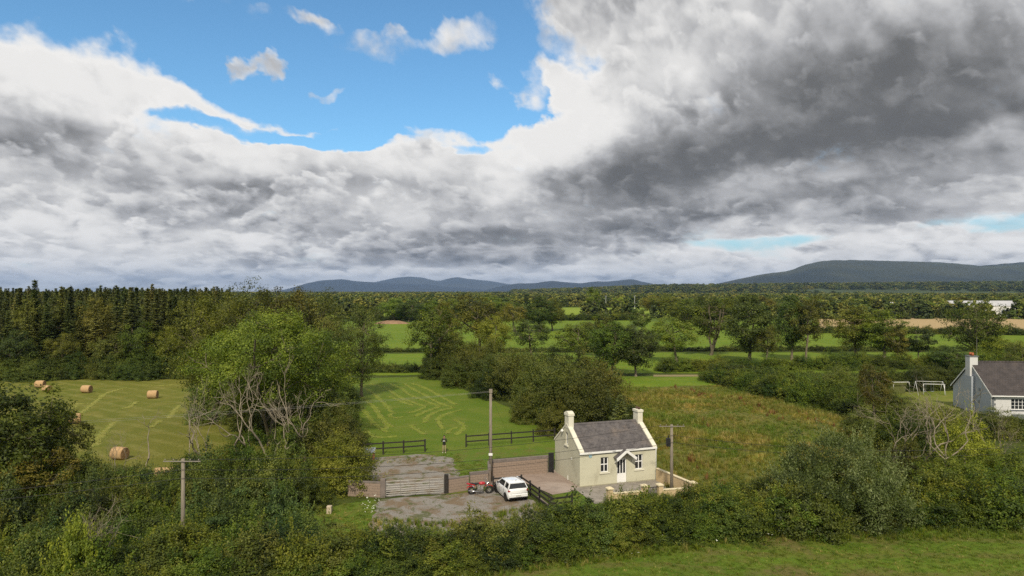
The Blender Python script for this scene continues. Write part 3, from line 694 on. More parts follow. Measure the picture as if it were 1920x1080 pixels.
def clump_add(o, p, h, r, meshes, r0, h0, mat, g, part):
    if isinstance(mat, (list, tuple)): mat = mat[g.integers(len(mat))]
    c = link(part, meshes[g.integers(len(meshes))], o); c.location = (p[0], p[1], -.1); c.rotation_euler = (0, 0, g.uniform(0, 6.28))
    c.scale = (r/r0, r/r0, h/h0)
    if mat: c.material_slots[0].link = 'OBJECT'; c.material_slots[0].material = mat

# ------------------------------------------------------------------ trees one can tell apart, far to near
def T(px, by, ty, w, key, mat, label, name='broadleaf_tree', group=None, trunk=None):
    loc, h, r = at_px(px, by, ty, w); return plant(name, key, loc, h, r, label, group, mat)
T(1268, 680, 590, 78, 'airy', L_broad, 'leafy tree with two leaning trunks, just left of the big forked tree beyond the meadow')
T(1330, 666, 552, 100, 'forked', L_broad, 'large tree with pale forked trunk and spreading limbs in the row beyond the meadow')
T(1405, 682, 553, 80, 'oval', L_dark, 'tall dense dark tree just right of the big pale forked tree')
T(1437, 686, 605, 44, 'airy', L_olive, 'thin sapling with a slender pale trunk between the dense dark tree and the ivy-clad pair', 'young_tree')
T(1484, 676, 553, 56, 'oval', L_dark, 'tall dark tree with ivy-covered trunk, left one of the close pair in the far row')
T(1512, 678, 549, 64, 'airy', L_olive, 'tall yellow-green tree with pale bare lower trunk, right one of the close pair')
T(1606, 669, 573, 76, 'oval', L_olive, 'broad olive tree with heavy trunk, left of the pair in front of the stubble field')
T(1656, 674, 580, 78, 'oval', L_broad, 'tree with thick ivy-wrapped trunk, right one of the pair in front of the stubble field')
T(1680, 682, 606, 36, 'slim', L_olive, 'slim light-foliaged tree right beside the ivy-wrapped tree', 'young_tree')
T(1725, 681, 614, 44, 'small', L_dark, 'small round-headed tree with a clean bare stem standing alone in the green field')
T(1826, 676, 566, 122, 'oak', L_broad, 'wide spreading oak-like tree rising behind the chimney of the grey house', 'spreading_tree')
T(1782, 694, 652, 60, 'round', L_dark, 'low dark bushy tree left of the grey house chimney, in front of the field', 'bushy_tree')
T(1877, 682, 630, 60, 'round', L_broad, 'bushy medium-green tree seen over the roof of the grey house', 'bushy_tree')
T(1912, 712, 640, 60, 'dense', L_dark, 'dark evergreen tree cut by the right edge behind the grey house roof', 'bushy_tree')
T(996, 672, 594, 66, 'airy', L_dark, 'dark ash tree standing alone over the thorn hedge, in front of the green pasture')
T(964, 622, 566, 46, 'airy', L_olive, 'brownish open tree left of the tall dark tree at the far pasture hedge')
T(1012, 622, 556, 52, 'oval', L_dark, 'tall dark tree with bare stems on the hedge line of the far pasture')
T(1036, 620, 560, 36, 'oval', L_olive, 'pale yellow-green tree right of the tall dark one on the far hedge line')
T(806, 705, 562, 90, 'airy', L_broad, 'large leafy tree at the left head of the thorn hedge beside the mown field')
T(832, 690, 566, 56, 'oval', L_olive, 'olive crown directly behind the large leafy tree at the head of the thorn hedge')
T(902, 668, 552, 92, 'airy', L_olive, 'wide open-branched tree with pale limbs rising behind the middle of the thorn hedge')
T(925, 676, 590, 50, 'round', L_broad, 'rounded bright tree at the right foot of the open-branched tree')
T(1088, 690, 598, 74, 'airy', L_broad, 'ash tree with drooping side branches behind the right end of the thorn hedge')
T(1146, 704, 600, 84, 'round', L_broad, 'big round tree, left of the two that end the thorn hedge')
T(1192, 706, 606, 84, 'round', L_dark, 'big bushy dark tree, rightmost one beyond the thorn hedge')
T(1130, 668, 592, 70, 'round', L_olive, 'olive tree top showing between the two big round trees')
T(1200, 630, 578, 36, 'small', L_dark, 'small dark tree with straight stem on the far edge of the green pasture')
T(743, 603, 558, 50, 'round', L_broad, 'left tree of the rounded clump above the bare clay mound')
T(766, 604, 562, 46, 'round', L_dark, 'right tree of the rounded clump above the bare clay mound')
T(1112, 592, 535, 26, 'slim', L_lime, 'tall narrow yellowish tree standing above the far woods', 'narrow_tree')
T(1160, 592, 557, 26, 'small', L_lime, 'small yellow-headed tree on the sunlit far pasture')
T(1222, 592, 553, 34, 'round', L_olive, 'pinkish-brown rounded tree, left of the far pair beside the white house')
T(1246, 593, 550, 46, 'round', L_lime, 'yellow-green rounded tree, right of the far pair left of the white house')
T(678, 744, 566, 92, 'dense', L_dark, 'dark heavy tree at the right flank of the great tree group, by the pasture')
T(1640, 800, 676, 64, 'airy', L_olive, 'half-dead olive tree with bare side branches left of the garden goal')
for px, by, ty, w, k, mt in ((470, 793, 532, 190, 'tall', L_olive), ):
    T(px, by, ty, w, k, mt, 'tallest olive-brown tree, top of the great group at the left, crown above the horizon', 'tall_tree')
T(400, 785, 546, 150, 'dense', L_olive, 'olive tree on the left shoulder of the great tree group beside the conifers', 'tall_tree')
T(606, 775, 549, 130, 'tall', L_dark, 'dark-crowned tree behind the right shoulder of the great tree group', 'tall_tree')
T(545, 782, 534, 140, 'dense', L_olive, 'brownish crown between the tallest tree and the dark right-hand one in the great group', 'tall_tree')
plant('great_ash_tree', 'ash', (X_at(512, 72), 72, 0), 14.3, 8.3, 'great spreading ash, bright green crown over pale bare limbs, left of the mown field', rz=.6)
# left edge
plant('broadleaf_tree', 'round', (X_at(18, 50), 50, 0), 9.6, 3.9, 'dense green tree cut by the left edge of the picture', mat=L_hedge)
plant('broadleaf_tree', 'airy', (X_at(100, 56), 56, 0), 7.4, 2.9, 'thin ragged tree with dark trunk in front of the hay bales', mat=L_olive)
plant('broadleaf_tree', 'airy', (X_at(60, 49), 49, 0), 5.2, 2.6, 'low ragged tree with yellowish trunk beneath the ragged one at the left', mat=L_olive)

# ------------------------------------------------------------------ conifer plantation beyond the hay field
pr = np.random.default_rng(4); k = 0
g1 = 'spruces along the front of the plantation'
for row, Y0 in enumerate((133, 138)):
    for X in np.arange(-112 - row*4, -52, 3.3):
        x, y = X+pr.normal()*.7, Y0+pr.normal()*1.2; px = 960+x/y*FOC
        if px < -60 or px > 425: continue
        tm, cm = SPRUCE[pr.integers(4)]
        o = empty('spruce_tree', (x, y, 0), pr.uniform(0, 6.28), 'plantation spruce with narrow spire, one of the dense dark stand beyond the hay field', 'tree', g1)
        s = pr.uniform(.70, 1.03); o.scale = (s*pr.uniform(.9, 1.3), s*pr.uniform(.9, 1.3), s); link('trunk', tm, o); link('crown', cm, o)
for px, ty, Y in ((133, 535, 141), (236, 541, 143), (256, 538, 141), (300, 540, 142), (362, 541, 143), (386, 538, 142), (320, 542, 141)):
    tm, cm = SPRUCE[k % 4]; k += 1; h = 16-(ty-HZN)*Y/FOC
    where = {133: 'leftmost of seven', 236: 'second from left of seven', 256: 'third from left of seven', 300: 'fourth from left of seven', 320: 'fifth from left of seven', 362: 'sixth from left of seven', 386: 'rightmost of seven'}[px]
    o = empty('spruce_tree', (X_at(px, Y), Y, 0), k*1.3, 'tall spruce whose thin spire stands against the sky, %s' % where, 'tree', 'spires above the plantation')
    o.scale = (1.0, 1.0, h/(16+((k-1) % 4)*.6)); link('trunk', tm, o); link('crown', cm, o)
P = fill([(-190, 143), (-60, 143), (-106, 260), (-170, 420), (-420, 420), (-420, 143)], .085, 5)
P = P[np.abs(P[:, 0]) < P[:, 1]*.80+12]
def tinted(me, mt):
    m = me.copy(); m.materials.clear(); m.materials.append(mt); return m
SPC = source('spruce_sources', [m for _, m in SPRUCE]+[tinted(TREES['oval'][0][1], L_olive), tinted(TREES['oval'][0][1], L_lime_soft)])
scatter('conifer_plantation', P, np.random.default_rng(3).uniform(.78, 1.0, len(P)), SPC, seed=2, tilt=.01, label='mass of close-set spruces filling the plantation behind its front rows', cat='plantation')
for px, Y, h, r, mt, lb in ((268, 129, 10.5, 3.6, L_broad, 'bright green broadleaf tree in front of the spruces, left of two'), (312, 130, 9.6, 3.2, L_hedge, 'bright green broadleaf tree in front of the spruces, right of two'),
                        (120, 129, 8.4, 3.0, L_olive, 'pale yellow-green tree low against the dark spruces, near the left'), (30, 128, 9.0, 3.6, L_dark, 'dark broadleaf at the left end of the plantation front'), (205, 130, 8.0, 3.0, L_dark, 'dark round tree in front of the middle of the plantation')):
    plant('broadleaf_tree', 'round', (X_at(px, Y), Y, 0), h, r, lb, mat=mt)
for px, Y, h, r, mt, lb in ((58, 137, 14.5, 3.4, L_lime_soft, 'pale yellow-topped birch among the spruces, farthest left of four'), (108, 139, 15, 3.4, L_olive, 'pale yellow-topped birch among the spruces, second of four'),
                        (182, 138, 14.6, 3.6, L_lime_soft, 'pale yellow-topped birch among the spruces, third of four'), (338, 137, 14, 3.2, L_olive, 'pale yellow-topped birch among the spruces, rightmost of four')):
    plant('birch_tree', 'oval', (X_at(px, Y), Y, 0), h, r, lb, mat=mt)
hedge('undergrowth_belt', 'dark leafy undergrowth along the foot of the spruce plantation beyond the hay field', 'undergrowth',
      [(-125, 127, 4.6, 3.4), (-95, 126.5, 4.2, 3.2), (-70, 127.5, 5.0, 3.4), (-55, 128, 5.5, 3.6)], MOUND, 4.2, 7, L_dark, 6, .55)

# ------------------------------------------------------------------ hedges
hedge('thorn_hedge', 'tall overgrown thorn hedge running from behind the cottage back along the mown field', 'hedge',
      [(8.4, 80, 6.8, 4.3), (4.2, 90, 7.2, 4.3), (6.5, 84, 7.4, 4.2), (10.5, 88, 7.6, 4.2), (3.6, 97, 7.0, 4.2), (9.5, 97, 7.4, 4.4), (0.2, 104, 6.8, 4.2), (6, 106, 7.2, 4.4), (-3.2, 112, 7.0, 4.2), (2, 114, 7.2, 4),
       (-6.5, 119, 7.0, 4.2), (-9.6, 127, 7.4, 4.3), (-4, 125, 7.2, 4), (-12.6, 134, 7.6, 4.3), (-15, 140, 6.0, 3.6), (12.2, 79.5, 4.6, 2.6), (5.0, 77.5, 3.6, 2.2), (2.4, 85, 4.2, 2.6), (-3.4, 104.5, 4.4, 2.8), (-9.6, 116, 4.4, 2.8), (-14.4, 127, 4.6, 2.8)],
      MOUND, 4.2, 7, L_thorn, 8, clump=True)
TREES['_sp'] = (SPRUCE[1], 16.6, 2.6)
plant('small_spruce_tree', '_sp', (X_at(1163, 71), 71, 0), 5.4, 1.6, 'small dark conifer standing behind the right end of the cottage roof')
hedge('field_hedge', 'low dark hedge at the far end of the mown field', 'hedge', [(-40, 136, 1.6, 1.6), (-16, 138, 1.7, 1.6)], BUSH, 1.8, 2.5, L_dark, 9, .5)
hedge('field_hedge', 'thin low hedge crossing the left green pasture behind the mown field', 'hedge', [(-48, 183, 1.2, 1.6), (25, 184, 1.3, 1.6)], BUSH, 1.8, 2.5, L_dark, 10, .8)
hedge('field_hedge', 'scrubby hedge between the two green fields on the right', 'hedge', [(36, 186, 1.5, 1.8), (150, 186, 1.6, 1.8)], BUSH, 1.8, 2.5, L_dark, 11, .95)
hedge('field_hedge', 'dark hedge on the near edge of the stubble field', 'hedge', [(112, 268, 3.0, 2.4), (180, 254, 3.2, 2.4), (250, 242, 3, 2.4)], MOUND, 4.2, 7, L_dark, 12, .7)
hedge('field_hedge', 'bushy hedge along the far edge of the left pasture', 'hedge', [(-88, 378, 3.6, 3.6), (-20, 380, 3.6, 3.6), (70, 384, 4.2, 3.6)], MOUND, 4.2, 7, L_dark, 13, .8)
hedge('field_hedge', 'row of bushes behind the meadow beneath the far row of trees', 'hedge', [(30, 139, 2.6, 2.2), (46, 141, 2.4, 2.2), (62, 142, 2.8, 2.3), (85, 144, 3.2, 2.4), (112, 146, 2.6, 2.2)], BUSH, 1.8, 2.5, L_hedge, 14, .55)
hedge('garden_hedge', 'thick dark hedge between the rough meadow and the garden', 'hedge',
      [(40, 131, 2.6, 2.6), (41.5, 118, 3.4, 2.8), (44, 108, 4.2, 3.2), (46.5, 98, 4.2, 3.2), (48, 88, 3.6, 3.0)], MOUND, 4.2, 7, [L_dark, L_dark, L_hedge], 15, .5)
hedge('garden_hedge', 'lighter overgrown bushes on the meadow side of the garden hedge', 'hedge',
      [(36, 126, 2.0, 2.2), (38, 112, 2.8, 2.4), (42, 99, 3.2, 2.4), (44, 88, 2.8, 2.4)], BUSH, 1.8, 2.5, L_hedge, 16, .5)
hedge('garden_hedge', 'clipped dark evergreen hedge behind the goal and swing frame', 'hedge', [(52, 112, 3.6, 2.2), (74, 114, 3.8, 2.2)], MOUND, 4.2, 7, L_dark, 17, .42)
hedge('garden_hedge', 'black-green evergreen hedge below the grey house at the right edge', 'hedge', [(50, 77, 3.0, 2.4), (58, 75, 2.3, 2.2), (72, 76, 2.3, 2.2)], MOUND, 4.2, 7, L_dark, 18, .45)

# the roadside hedge in front
HMIX = [L_hedge, L_hedge, L_hedge, L_thorn, L_dark]
SMIX = [L_dark, L_dark, L_hedge, L_thorn, L_ivy, L_ivy]
road_h = [(-36, 35.5, 2.6, 2.0), (-19, 37.8, 2.6, 1.9), (-11, 39.6, 2.2, 1.9), (-4, 42.0, 1.6, 1.8), (1.5, 43.6, 1.9, 1.9), (5.2, 45.2, 2.25, 2.0), (10.5, 46.2, 2.1, 2.0), (16, 47.6, 2.5, 2.2), (22, 48.6, 2.8, 2.2), (36, 49.2, 3.0, 2.2)]
rh = hedge('roadside_hedge', 'long overgrown roadside hedge crossing the whole foreground in front of the cottage', 'hedge', road_h, BUSH, 1.8, 2.5, HMIX, 20, .42, .8)
g = np.random.default_rng(9)
for a, b in zip(road_h, road_h[1:]):
    a, b = np.array(a), np.array(b); n = int(np.linalg.norm(b-a)/1.0)
    for k in range(n):
        q = a+(b-a)*(k+.5)/n; off = np.interp(q[0], [-20, -4, 6, 12], [2.8, 2.2, 1.5, 1.0])
        clump_add(rh, np.array([q[0]+off*.28+g.normal()*.3, q[1]-off+g.normal()*.3])-np.array(road_h[0][:2]), q[2]*g.uniform(.6, .8), g.uniform(1.5, 1.9), BUSH, 1.8, 2.5, HMIX, g, 'bush')
hedge('roadside_hedge', 'second thickness of shrubs along the back of the long roadside hedge, house side', 'hedge',
      [(-30, 38.5, 2.6, 1.9), (-18, 39.6, 2.4, 1.8)], BUSH, 1.8, 2.5, L_hedge, 21, .42, .8)
hedge('roadside_hedge', 'shrubby back of the roadside hedge between the cottage wall and the willow', 'hedge',
      [(5.8, 47.6, 1.9, 1.7), (10.5, 49.2, 1.5, 1.6), (14.5, 51.2, 1.7, 1.8), (19, 52, 2.4, 2.0)], BUSH, 1.8, 2.5, L_hedge, 22, .5, .8)

# scrub on the left, round the pole
g = np.random.default_rng(31); pts = []
for i in range(140):
    Y = g.uniform(41, 56); X = g.uniform(-.80*Y, X_at(585, Y)); px = 960+X/Y*FOC
    h = np.interp(px, [0, 150, 250, 330, 420, 520, 600], [4.6, 3.4, 2.3, 2.5, 3.2, 3.4, 2.2])*np.interp(Y, [41, 47, 56], [.72, 1, 1.0])*g.uniform(.75, 1.1)
    if px > 560 and Y < 46: continue
    pts.append((X, Y, h, g.uniform(1.5, 2.2)))
hedge('scrub_thicket', 'wide thicket of bramble and ivy scrub around the near pole at the lower left', 'thicket', pts, BUSH, 1.8, 2.5, SMIX, 23, clump=True)
def bushthing(name, label, X, Y, h, r, mat, meshes=MOUND, r0=4.2, h0=7, seed=0, cat='bush'):
    g = np.random.default_rng(seed); o = link(name, meshes[seed % len(meshes)]); o.location = (X, Y, -.1); o.rotation_euler = (0, 0, g.uniform(0, 6.28)); o.scale = (r/r0, r/r0, h/h0)
    if mat: o.material_slots[0].link = 'OBJECT'; o.material_slots[0].material = mat
    return tag(o, label, cat)
for a in (('holly_bush', 'big dark rounded bush left of the gate and its block wall', X_at(640, 56), 56, 4.2, 3.0, L_hedge, 1),
          ('thorn_bush', 'broad green bush between the great ash and the grey stand on brick legs', X_at(628, 63), 63, 5.2, 3.2, L_thorn, 2),
          ('thorn_bush', 'dense bush at the right foot of the great ash by the mown field', X_at(630, 71), 71, 6.0, 3.0, L_dark, 3),
          ('thorn_bush', 'dark bush directly under the bare limbs of the great ash', X_at(560, 64), 64, 4.2, 3.2, L_dark, 4),
          ('thorn_bush', 'green bush at the foot of the great ash, left of centre', X_at(470, 62), 62, 3.6, 3.0, L_hedge, 5),
          ('thorn_bush', 'bush below the dead trees at the left foot of the great ash', X_at(400, 59), 59, 2.8, 2.6, L_olive, 6),
          ('thorn_bush', 'dark bush in the shade behind the great ash trunk', X_at(500, 80), 80, 7.0, 4.2, L_dark, 7),
          ('thorn_bush', 'dark bush behind the great ash on the hay field side', X_at(420, 86), 86, 7.0, 4.2, L_dark, 8),
          ('thorn_bush', 'dark bush behind the great ash on the mown field side', X_at(585, 84), 84, 6.6, 4.2, L_dark, 9),
          ('thorn_bush', 'dark low bush closing the gap between great ash and mown field', X_at(640, 92), 92, 5.0, 3.0, L_dark, 10),
          ('leaning_bush', 'bright lime-green bush rising left of the grey house hedge', X_at(1815, 58), 58, 5.6, 2.6, L_lime, 11),
          ('thorn_bush', 'tall green bush in the middle of the dead branches, lower right', X_at(1700, 66), 66, 5.4, 3.2, L_hedge, 12),
          ('thorn_bush', 'dark bush at the meadow edge behind the willow', X_at(1625, 70), 70, 4.2, 3.0, L_dark, 13),
          ('thorn_bush', 'olive bush right of the willow under the dead branches', X_at(1690, 57), 57, 3.8, 2.8, L_olive, 14),
          ('thorn_bush', 'dark green bush in front of the garden lawn', X_at(1765, 72), 72, 5.0, 3.2, L_dark, 15),
          ('thorn_bush', 'yellow-green bush right of the white stick trunk, lower right', X_at(1780, 52), 52, 3.6, 2.6, L_hedge, 16),
          ('thorn_bush', 'green bush at the lower right edge below the evergreen hedge', X_at(1885, 54), 54, 3.8, 3.0, L_hedge, 17)):
    bushthing(*a[:7], seed=a[7])
o = tag(link('willow_bush', WILLOW), 'large silvery-leaved willow bush at the lower right, beside the rough meadow', 'bush'); o.location = (X_at(1565, 49.5), 49.5, -.1)
o = bushthing('lime_bush', 'small bush of bright lime leaves among bare grey twigs, bottom left', X_at(142, 36.4), 36.4, 4.0, 1.4, L_lime, BUSH, 1.8, 2.5, 2)

# ------------------------------------------------------------------ dead trees: bare pale branches
for px, Y, h, i, s, lb in ((270, 57, 6.6, 0, 1.0, 'bare dead tree with fine twigs standing alone in front of the hay field'),
                           (238, 54, 4.8, 1, .8, 'small leaning dead stem just left of the bare tree in front of the hay field'),
                           (366, 60, 7.0, 2, .8, 'pale forked dead tree at the right edge of the hay field'),
                           (520, 61, 10.5, 4, .8, 'tallest pale dead trunk with upswept limbs in front of the great ash'),
                           (560, 62, 9.0, 5, .9, 'pale dead trunk leaning right in front of the great ash'),
                           (482, 61, 8.6, 6, .8, 'slender dead trunk wrapped in yellow ivy, front of the great ash'),
                           (412, 60, 7.4, 3, 1.0, 'dead tree with twisted limbs left of the great ash'),
                           (446, 61, 7.8, 0, 1.1, 'dead tree nearest the great ash on its left, with curling branches'),
                           (560, 61, 6.4, 1, 1.2, 'dead limbs fanning out to the right below the great ash crown'),
                           (1655, 58, 6.4, 2, 1.1, 'dead branches leaning left above the willow'),
                           (1715, 60, 7.6, 3, 1.0, 'upright pale dead branches in the middle of the lower right scrub'),
                           (1765, 58, 8.0, 1, 1.1, 'dead tree with a long limb reaching right towards the grey house'),
                           (1812, 62, 8.2, 0, .8, 'twiggy dead top in front of the gable of the grey house'),
                           (1860, 57, 5.8, 2, .7, 'fine dead twigs right of the lime-green bush'),
                           (150, 36.0, 4.1, 2, 1.2, 'spreading bare grey twigs around the lime bush, bottom left')):
    o = tag(link('dead_tree', DEADM[i]), lb, 'dead tree'); o.location = (X_at(px, Y), Y, -.1); o.rotation_euler = (0, 0, px*.7); o.scale = (s*h/6, s*h/6, h/6)

# ------------------------------------------------------------------ uncountable growth
TUFT = source('meadow_grass_sources', [make_tuft('tuft_a', 26, .62, .03, L_dry, 1, spread=.4), make_tuft('tuft_b', 26, .5, .035, L_mead, 2, spread=.4), make_tuft('tuft_c', 26, .5, .03, L_dry, 3, spread=.4), make_tuft('tuft_d', 26, .5, .035, L_mead, 4, spread=.4), make_tuft('tuft_e', 26, .45, .035, L_mead, 14, spread=.4)])
SHORT = source('verge_grass_sources', [make_tuft('blades_a', 22, .22, .022, L_grass, 5, .7, .3), make_tuft('blades_b', 22, .28, .022, L_grass, 6, .7, .3), make_tuft('blades_c', 18, .2, .022, L_dry, 7, .8, .3)])
LONG = source('long_grass_sources', [make_tuft('long_a', 22, .7, .03, L_grass, 8), make_tuft('long_b', 22, .6, .03, L_grass, 9), make_tuft('long_c', 18, .6, .03, L_grass, 10), make_tuft('long_d', 18, .7, .03, L_dry, 11)])
g = np.random.default_rng(12)
mead = [tuple(G(*p)[:2]) for p in ((1150, 812), (1150, 729), (1350, 724), (1480, 748), (1600, 790), (1640, 850), (1560, 925), (1310, 950), (1250, 918), (1236, 880), (1215, 800))]
P = fill(mead, 6.5, 21); s = np.clip(.72+.45*lump(P, .16, 5)+g.normal(size=len(P))*.15, .25, 1.5)
scatter('meadow_grass', P, s, TUFT, seed=6, label='tall dry and green grasses of the rough meadow', cat='grass')
verge = [tuple(G(*p)[:2]) for p in ((560, 1110), (700, 1082), (1000, 1042), (1250, 1016), (1420, 994), (2050, 985), (2050, 1095), (700, 1180))]
P = fill(verge, 16, 22); scatter('verge_grass', P, g.uniform(.3, .7, len(P)), SHORT, seed=7, label='short grass of the verge along the bottom of the picture', cat='grass')
edge = [tuple(G(*p)[:2]) for p in ((760, 1076), (1000, 1034), (1250, 1008), (1420, 986), (2050, 975), (2050, 1012), (1420, 1016), (1250, 1042), (1000, 1072), (780, 1110))]
P = fill(edge, 14, 23); scatter('long_grass', P, g.uniform(.25, .8, len(P)), LONG, seed=8, label='long seeding grass at the foot of the roadside hedge', cat='grass')
yardg = [tuple(G(*p)[:2]) for p in ((690, 1000), (700, 975), (870, 980), (1000, 945), (1050, 965), (1000, 995), (860, 1010))]
P = fill(yardg, 12, 24); scatter('long_grass', P, g.uniform(.3, .8, len(P)), LONG, seed=9, label='rough grass between the gravel forecourt and the roadside hedge', cat='grass')
P = fill([tuple(G(*p)[:2]) for p in ((1160, 930), (1240, 934), (1320, 930), (1600, 900), (1640, 960), (1400, 975), (1180, 965))], 5, 25)
scatter('long_grass', P, g.uniform(.7, 1.5, len(P)), LONG, seed=10, label='nettles and long grass between cottage wall, meadow and roadside hedge', cat='grass')
P = np.concatenate([fill([tuple(G(*p)[:2]) for p in poly], 9, 26+i) for i, poly in enumerate((((684, 862), (860, 850), (866, 866), (700, 870)), ((838, 866), (915, 864), (915, 910), (860, 925)), ((838, 928), (925, 912), (925, 920), (838, 936)), ((604, 1000), (600, 950), (700, 936), (740, 975))))])
scatter('yard_weeds', P, g.uniform(.3, .8, len(P)), SHORT, seed=11, label='weeds and grass tufts growing through the gravel of the yard', cat='weeds')
# rust-coloured docks standing in the meadow
dk = [make_tuft('dock_%d' % i, 14, .8, .07, leafy('dock_stems_%d' % i, (.09, .045, .016), (.17, .085, .028), (.26, .14, .05), trans=.1, var=.5), 120+i, lean=.15, spread=.3) for i in range(2)]
P = fill(mead, .9, 46); P = P[lump(P, .45, 17) > .62]; scatter('dock_plants', P, g.uniform(.6, 1.1, len(P)), source('dock_sources', dk), seed=14, label='rust-red dock stalks in loose drifts across the rough meadow', cat='weeds')
# white umbel flowers in the verge and by the gate
fm = np_mesh('flower', *rhombs(np.array([[0, 0, .62], [.06, .03, .6], [-.05, .04, .64], [.02, -.06, .6]]), np.tile([0, -.3, 1.], (4, 1)), np.full(4, .11), .9), surf('white_petals', (.75, .75, .68), (.6, .62, .5)))
P = np.concatenate([fill(edge, .28, 41), fill([tuple(G(*p)[:2]) for p in ((670, 960), (690, 930), (715, 940), (700, 975))], 6, 42)])
scatter('white_wildflowers', P, g.uniform(.35, .75, len(P)), source('flower_source', [fm]), seed=12, label='scattered white umbel flowers in the verge and left of the gate', cat='flowers')

# lines of raked cut grass
HAY = leafy('raked_hay', (.18, .22, .030), (.26, .285, .050), (.38, .38, .11), trans=.1, var=.4)
def flat_wisps(i):
    g = np.random.default_rng(90+i); C = np.c_[g.normal(size=(60, 2))*.15, g.uniform(.0, .03, 60)]
    V, Q = rhombs(C, g.normal(size=(60, 3))*.22+[0, 0, 1], g.uniform(.07, .16, 60), .35); return np_mesh('raked_%d' % i, V, Q, HAY, False, g.uniform(.2, .9, 60))
rake = source('raked_grass_sources', [flat_wisps(i) for i in range(3)])
A3 = lambda L: [(660+x/5.053, 690+y/5.053) for x, y in L]
B3 = lambda L: [(x/2.8425, 700+y/2.8425) for x, y in L]
lines = [A3(l) for l in ([(30, 230), (120, 290), (210, 370), (270, 460), (340, 540), (380, 560)], [(70, 170), (160, 210), (260, 290), (330, 360), (380, 420)], [(60, 350), (140, 430), (200, 520), (270, 570), (340, 610)],
   [(230, 160), (330, 190), (410, 250), (500, 300), (600, 330), (700, 370)], [(370, 150), (470, 190), (540, 250), (640, 290), (740, 330), (830, 360)], [(500, 150), (600, 210), (700, 260), (800, 320), (880, 350), (960, 375)],
   [(570, 145), (700, 190), (790, 240), (880, 290), (980, 345)], [(350, 270), (430, 295), (500, 330), (580, 355)], [(960, 375), (860, 395), (760, 430), (705, 470), (680, 520)], [(1040, 395), (940, 420), (860, 445), (810, 490), (840, 540), (860, 580)],
   [(830, 365), (730, 400), (650, 430), (600, 460)], [(700, 370), (620, 400), (555, 425)], [(380, 430), (350, 460), (430, 475), (490, 460)], [(970, 490), (1040, 520), (1065, 560), (1030, 600), (980, 635)], [(1000, 565), (940, 575), (900, 620)],
   [(560, 540), (600, 580), (660, 610), (690, 630)], [(340, 520), (330, 570), (280, 590)], [(120, 600), (200, 650), (330, 660), (430, 640)], [(120, 160), (190, 150), (260, 170)])]
blines = [B3(l) for l in ([(680, 75), (600, 95), (560, 110), (500, 160), (430, 215)], [(610, 260), (560, 310), (500, 390)], [(590, 280), (540, 330), (480, 400)], [(410, 170), (350, 215)], [(730, 150), (690, 180), (650, 190)], [(860, 250), (800, 290)], [(480, 160), (380, 165)], [(980, 60), (880, 66), (760, 62)], [(350, 60), (280, 66)], [(960, 170), (930, 200), (900, 240)])]
def swaths(name, lines, wid, dens, label, seed):
    g = np.random.default_rng(seed); out = []; sc_ = []
    for l in lines:
        p = np.array([G(*q)[:2] for q in l])
        for a, b in zip(p, p[1:]):
            L = np.linalg.norm(b-a); n = int(L*dens*wid*2); t = g.uniform(0, 1, (n, 1)); nrm = np.array([-(b-a)[1], (b-a)[0]])/L
            q = a+(b-a)*t+nrm*g.normal(size=(n, 1))*wid*.40; out.append(q)
    q = np.concatenate(out); P = np.c_[q, np.full(len(q), .02)]
    scatter(name, P, g.uniform(.5, 1.2, len(P)), rake, seed=seed, label=label, cat='cut grass', tilt=.03)
def windrows(lines, wid, mat, label, seed):
    g = np.random.default_rng(seed); V = []; Q = []
    for l in lines:
        p = np.array([G(*q)[:2] for q in l]); d = np.r_[0, np.cumsum(np.linalg.norm(np.diff(p, axis=0), axis=1))]; n = max(4, int(d[-1]/.45))
        t = np.linspace(0, d[-1], n); P_ = np.c_[np.interp(t, d, p[:, 0]), np.interp(t, d, p[:, 1])]
        for _ in range(3): P_[1:-1] = (P_[:-2]+P_[1:-1]*2+P_[2:])/4
        tg = np.gradient(P_, axis=0); tg /= np.linalg.norm(tg, axis=1, keepdims=True)+1e-9; nr = np.c_[-tg[:, 1], tg[:, 0]]; b = len(V)
        w = wid*(1+.45*lump(np.c_[t, t*0, t*0], 1.3, seed)+g.normal(size=n)*.14); w[0] = w[-1] = .05; w = np.maximum(w, .04); c = g.normal(size=n)*wid*.12
        for k in range(n):
            for f_, z in ((-1, .002), (-.5, .035), (0, .05), (.5, .035), (1, .002)):
                q = P_[k]+nr[k]*(f_*w[k]+c[k]); V.append((q[0], q[1], .014+z*g.uniform(.6, 1.3)))
        Q += [(b+k*5+j, b+k*5+j+1, b+k*5+5+j+1, b+k*5+5+j) for k in range(n-1) for j in range(4)]
    tag(link('raked_rows', np_mesh('raked_rows', V, Q, mat, True)), label, 'cut grass', kind='stuff')
def row_mat(name, a, b_, hay):
    m, N, b = new_mat(name); tc = N.n.new('ShaderNodeNewGeometry').outputs['Position']
    col = N.mix(N.noise(tc, 3, 5, .7), a, b_); col = N.mix(N.mr(N.noise(tc, 2.2, 6, .7), .38, .62), col, hay)
    N.put(b.inputs['Base Color'], col); b.inputs['Roughness'].default_value = .95; b.inputs['Specular IOR Level'].default_value = .1; return m
windrows(lines, .30, row_mat('raked_row', (.105, .155, .014), (.135, .18, .018), (.205, .225, .042)), 'low continuous rows of raked grass curving over the mown field', 61)
windrows(blines, .34, row_mat('stubble_row', (.15, .165, .024), (.18, .18, .03), (.27, .255, .075)), 'faint straight rows of leftover hay on the bale field', 62)
swaths('raked_grass', lines, .34, 9, 'curving pale lines of raked cut grass on the mown field', 51)
swaths('raked_grass', blines, .5, 9, 'pale streaks of leftover hay on the bale field', 52)

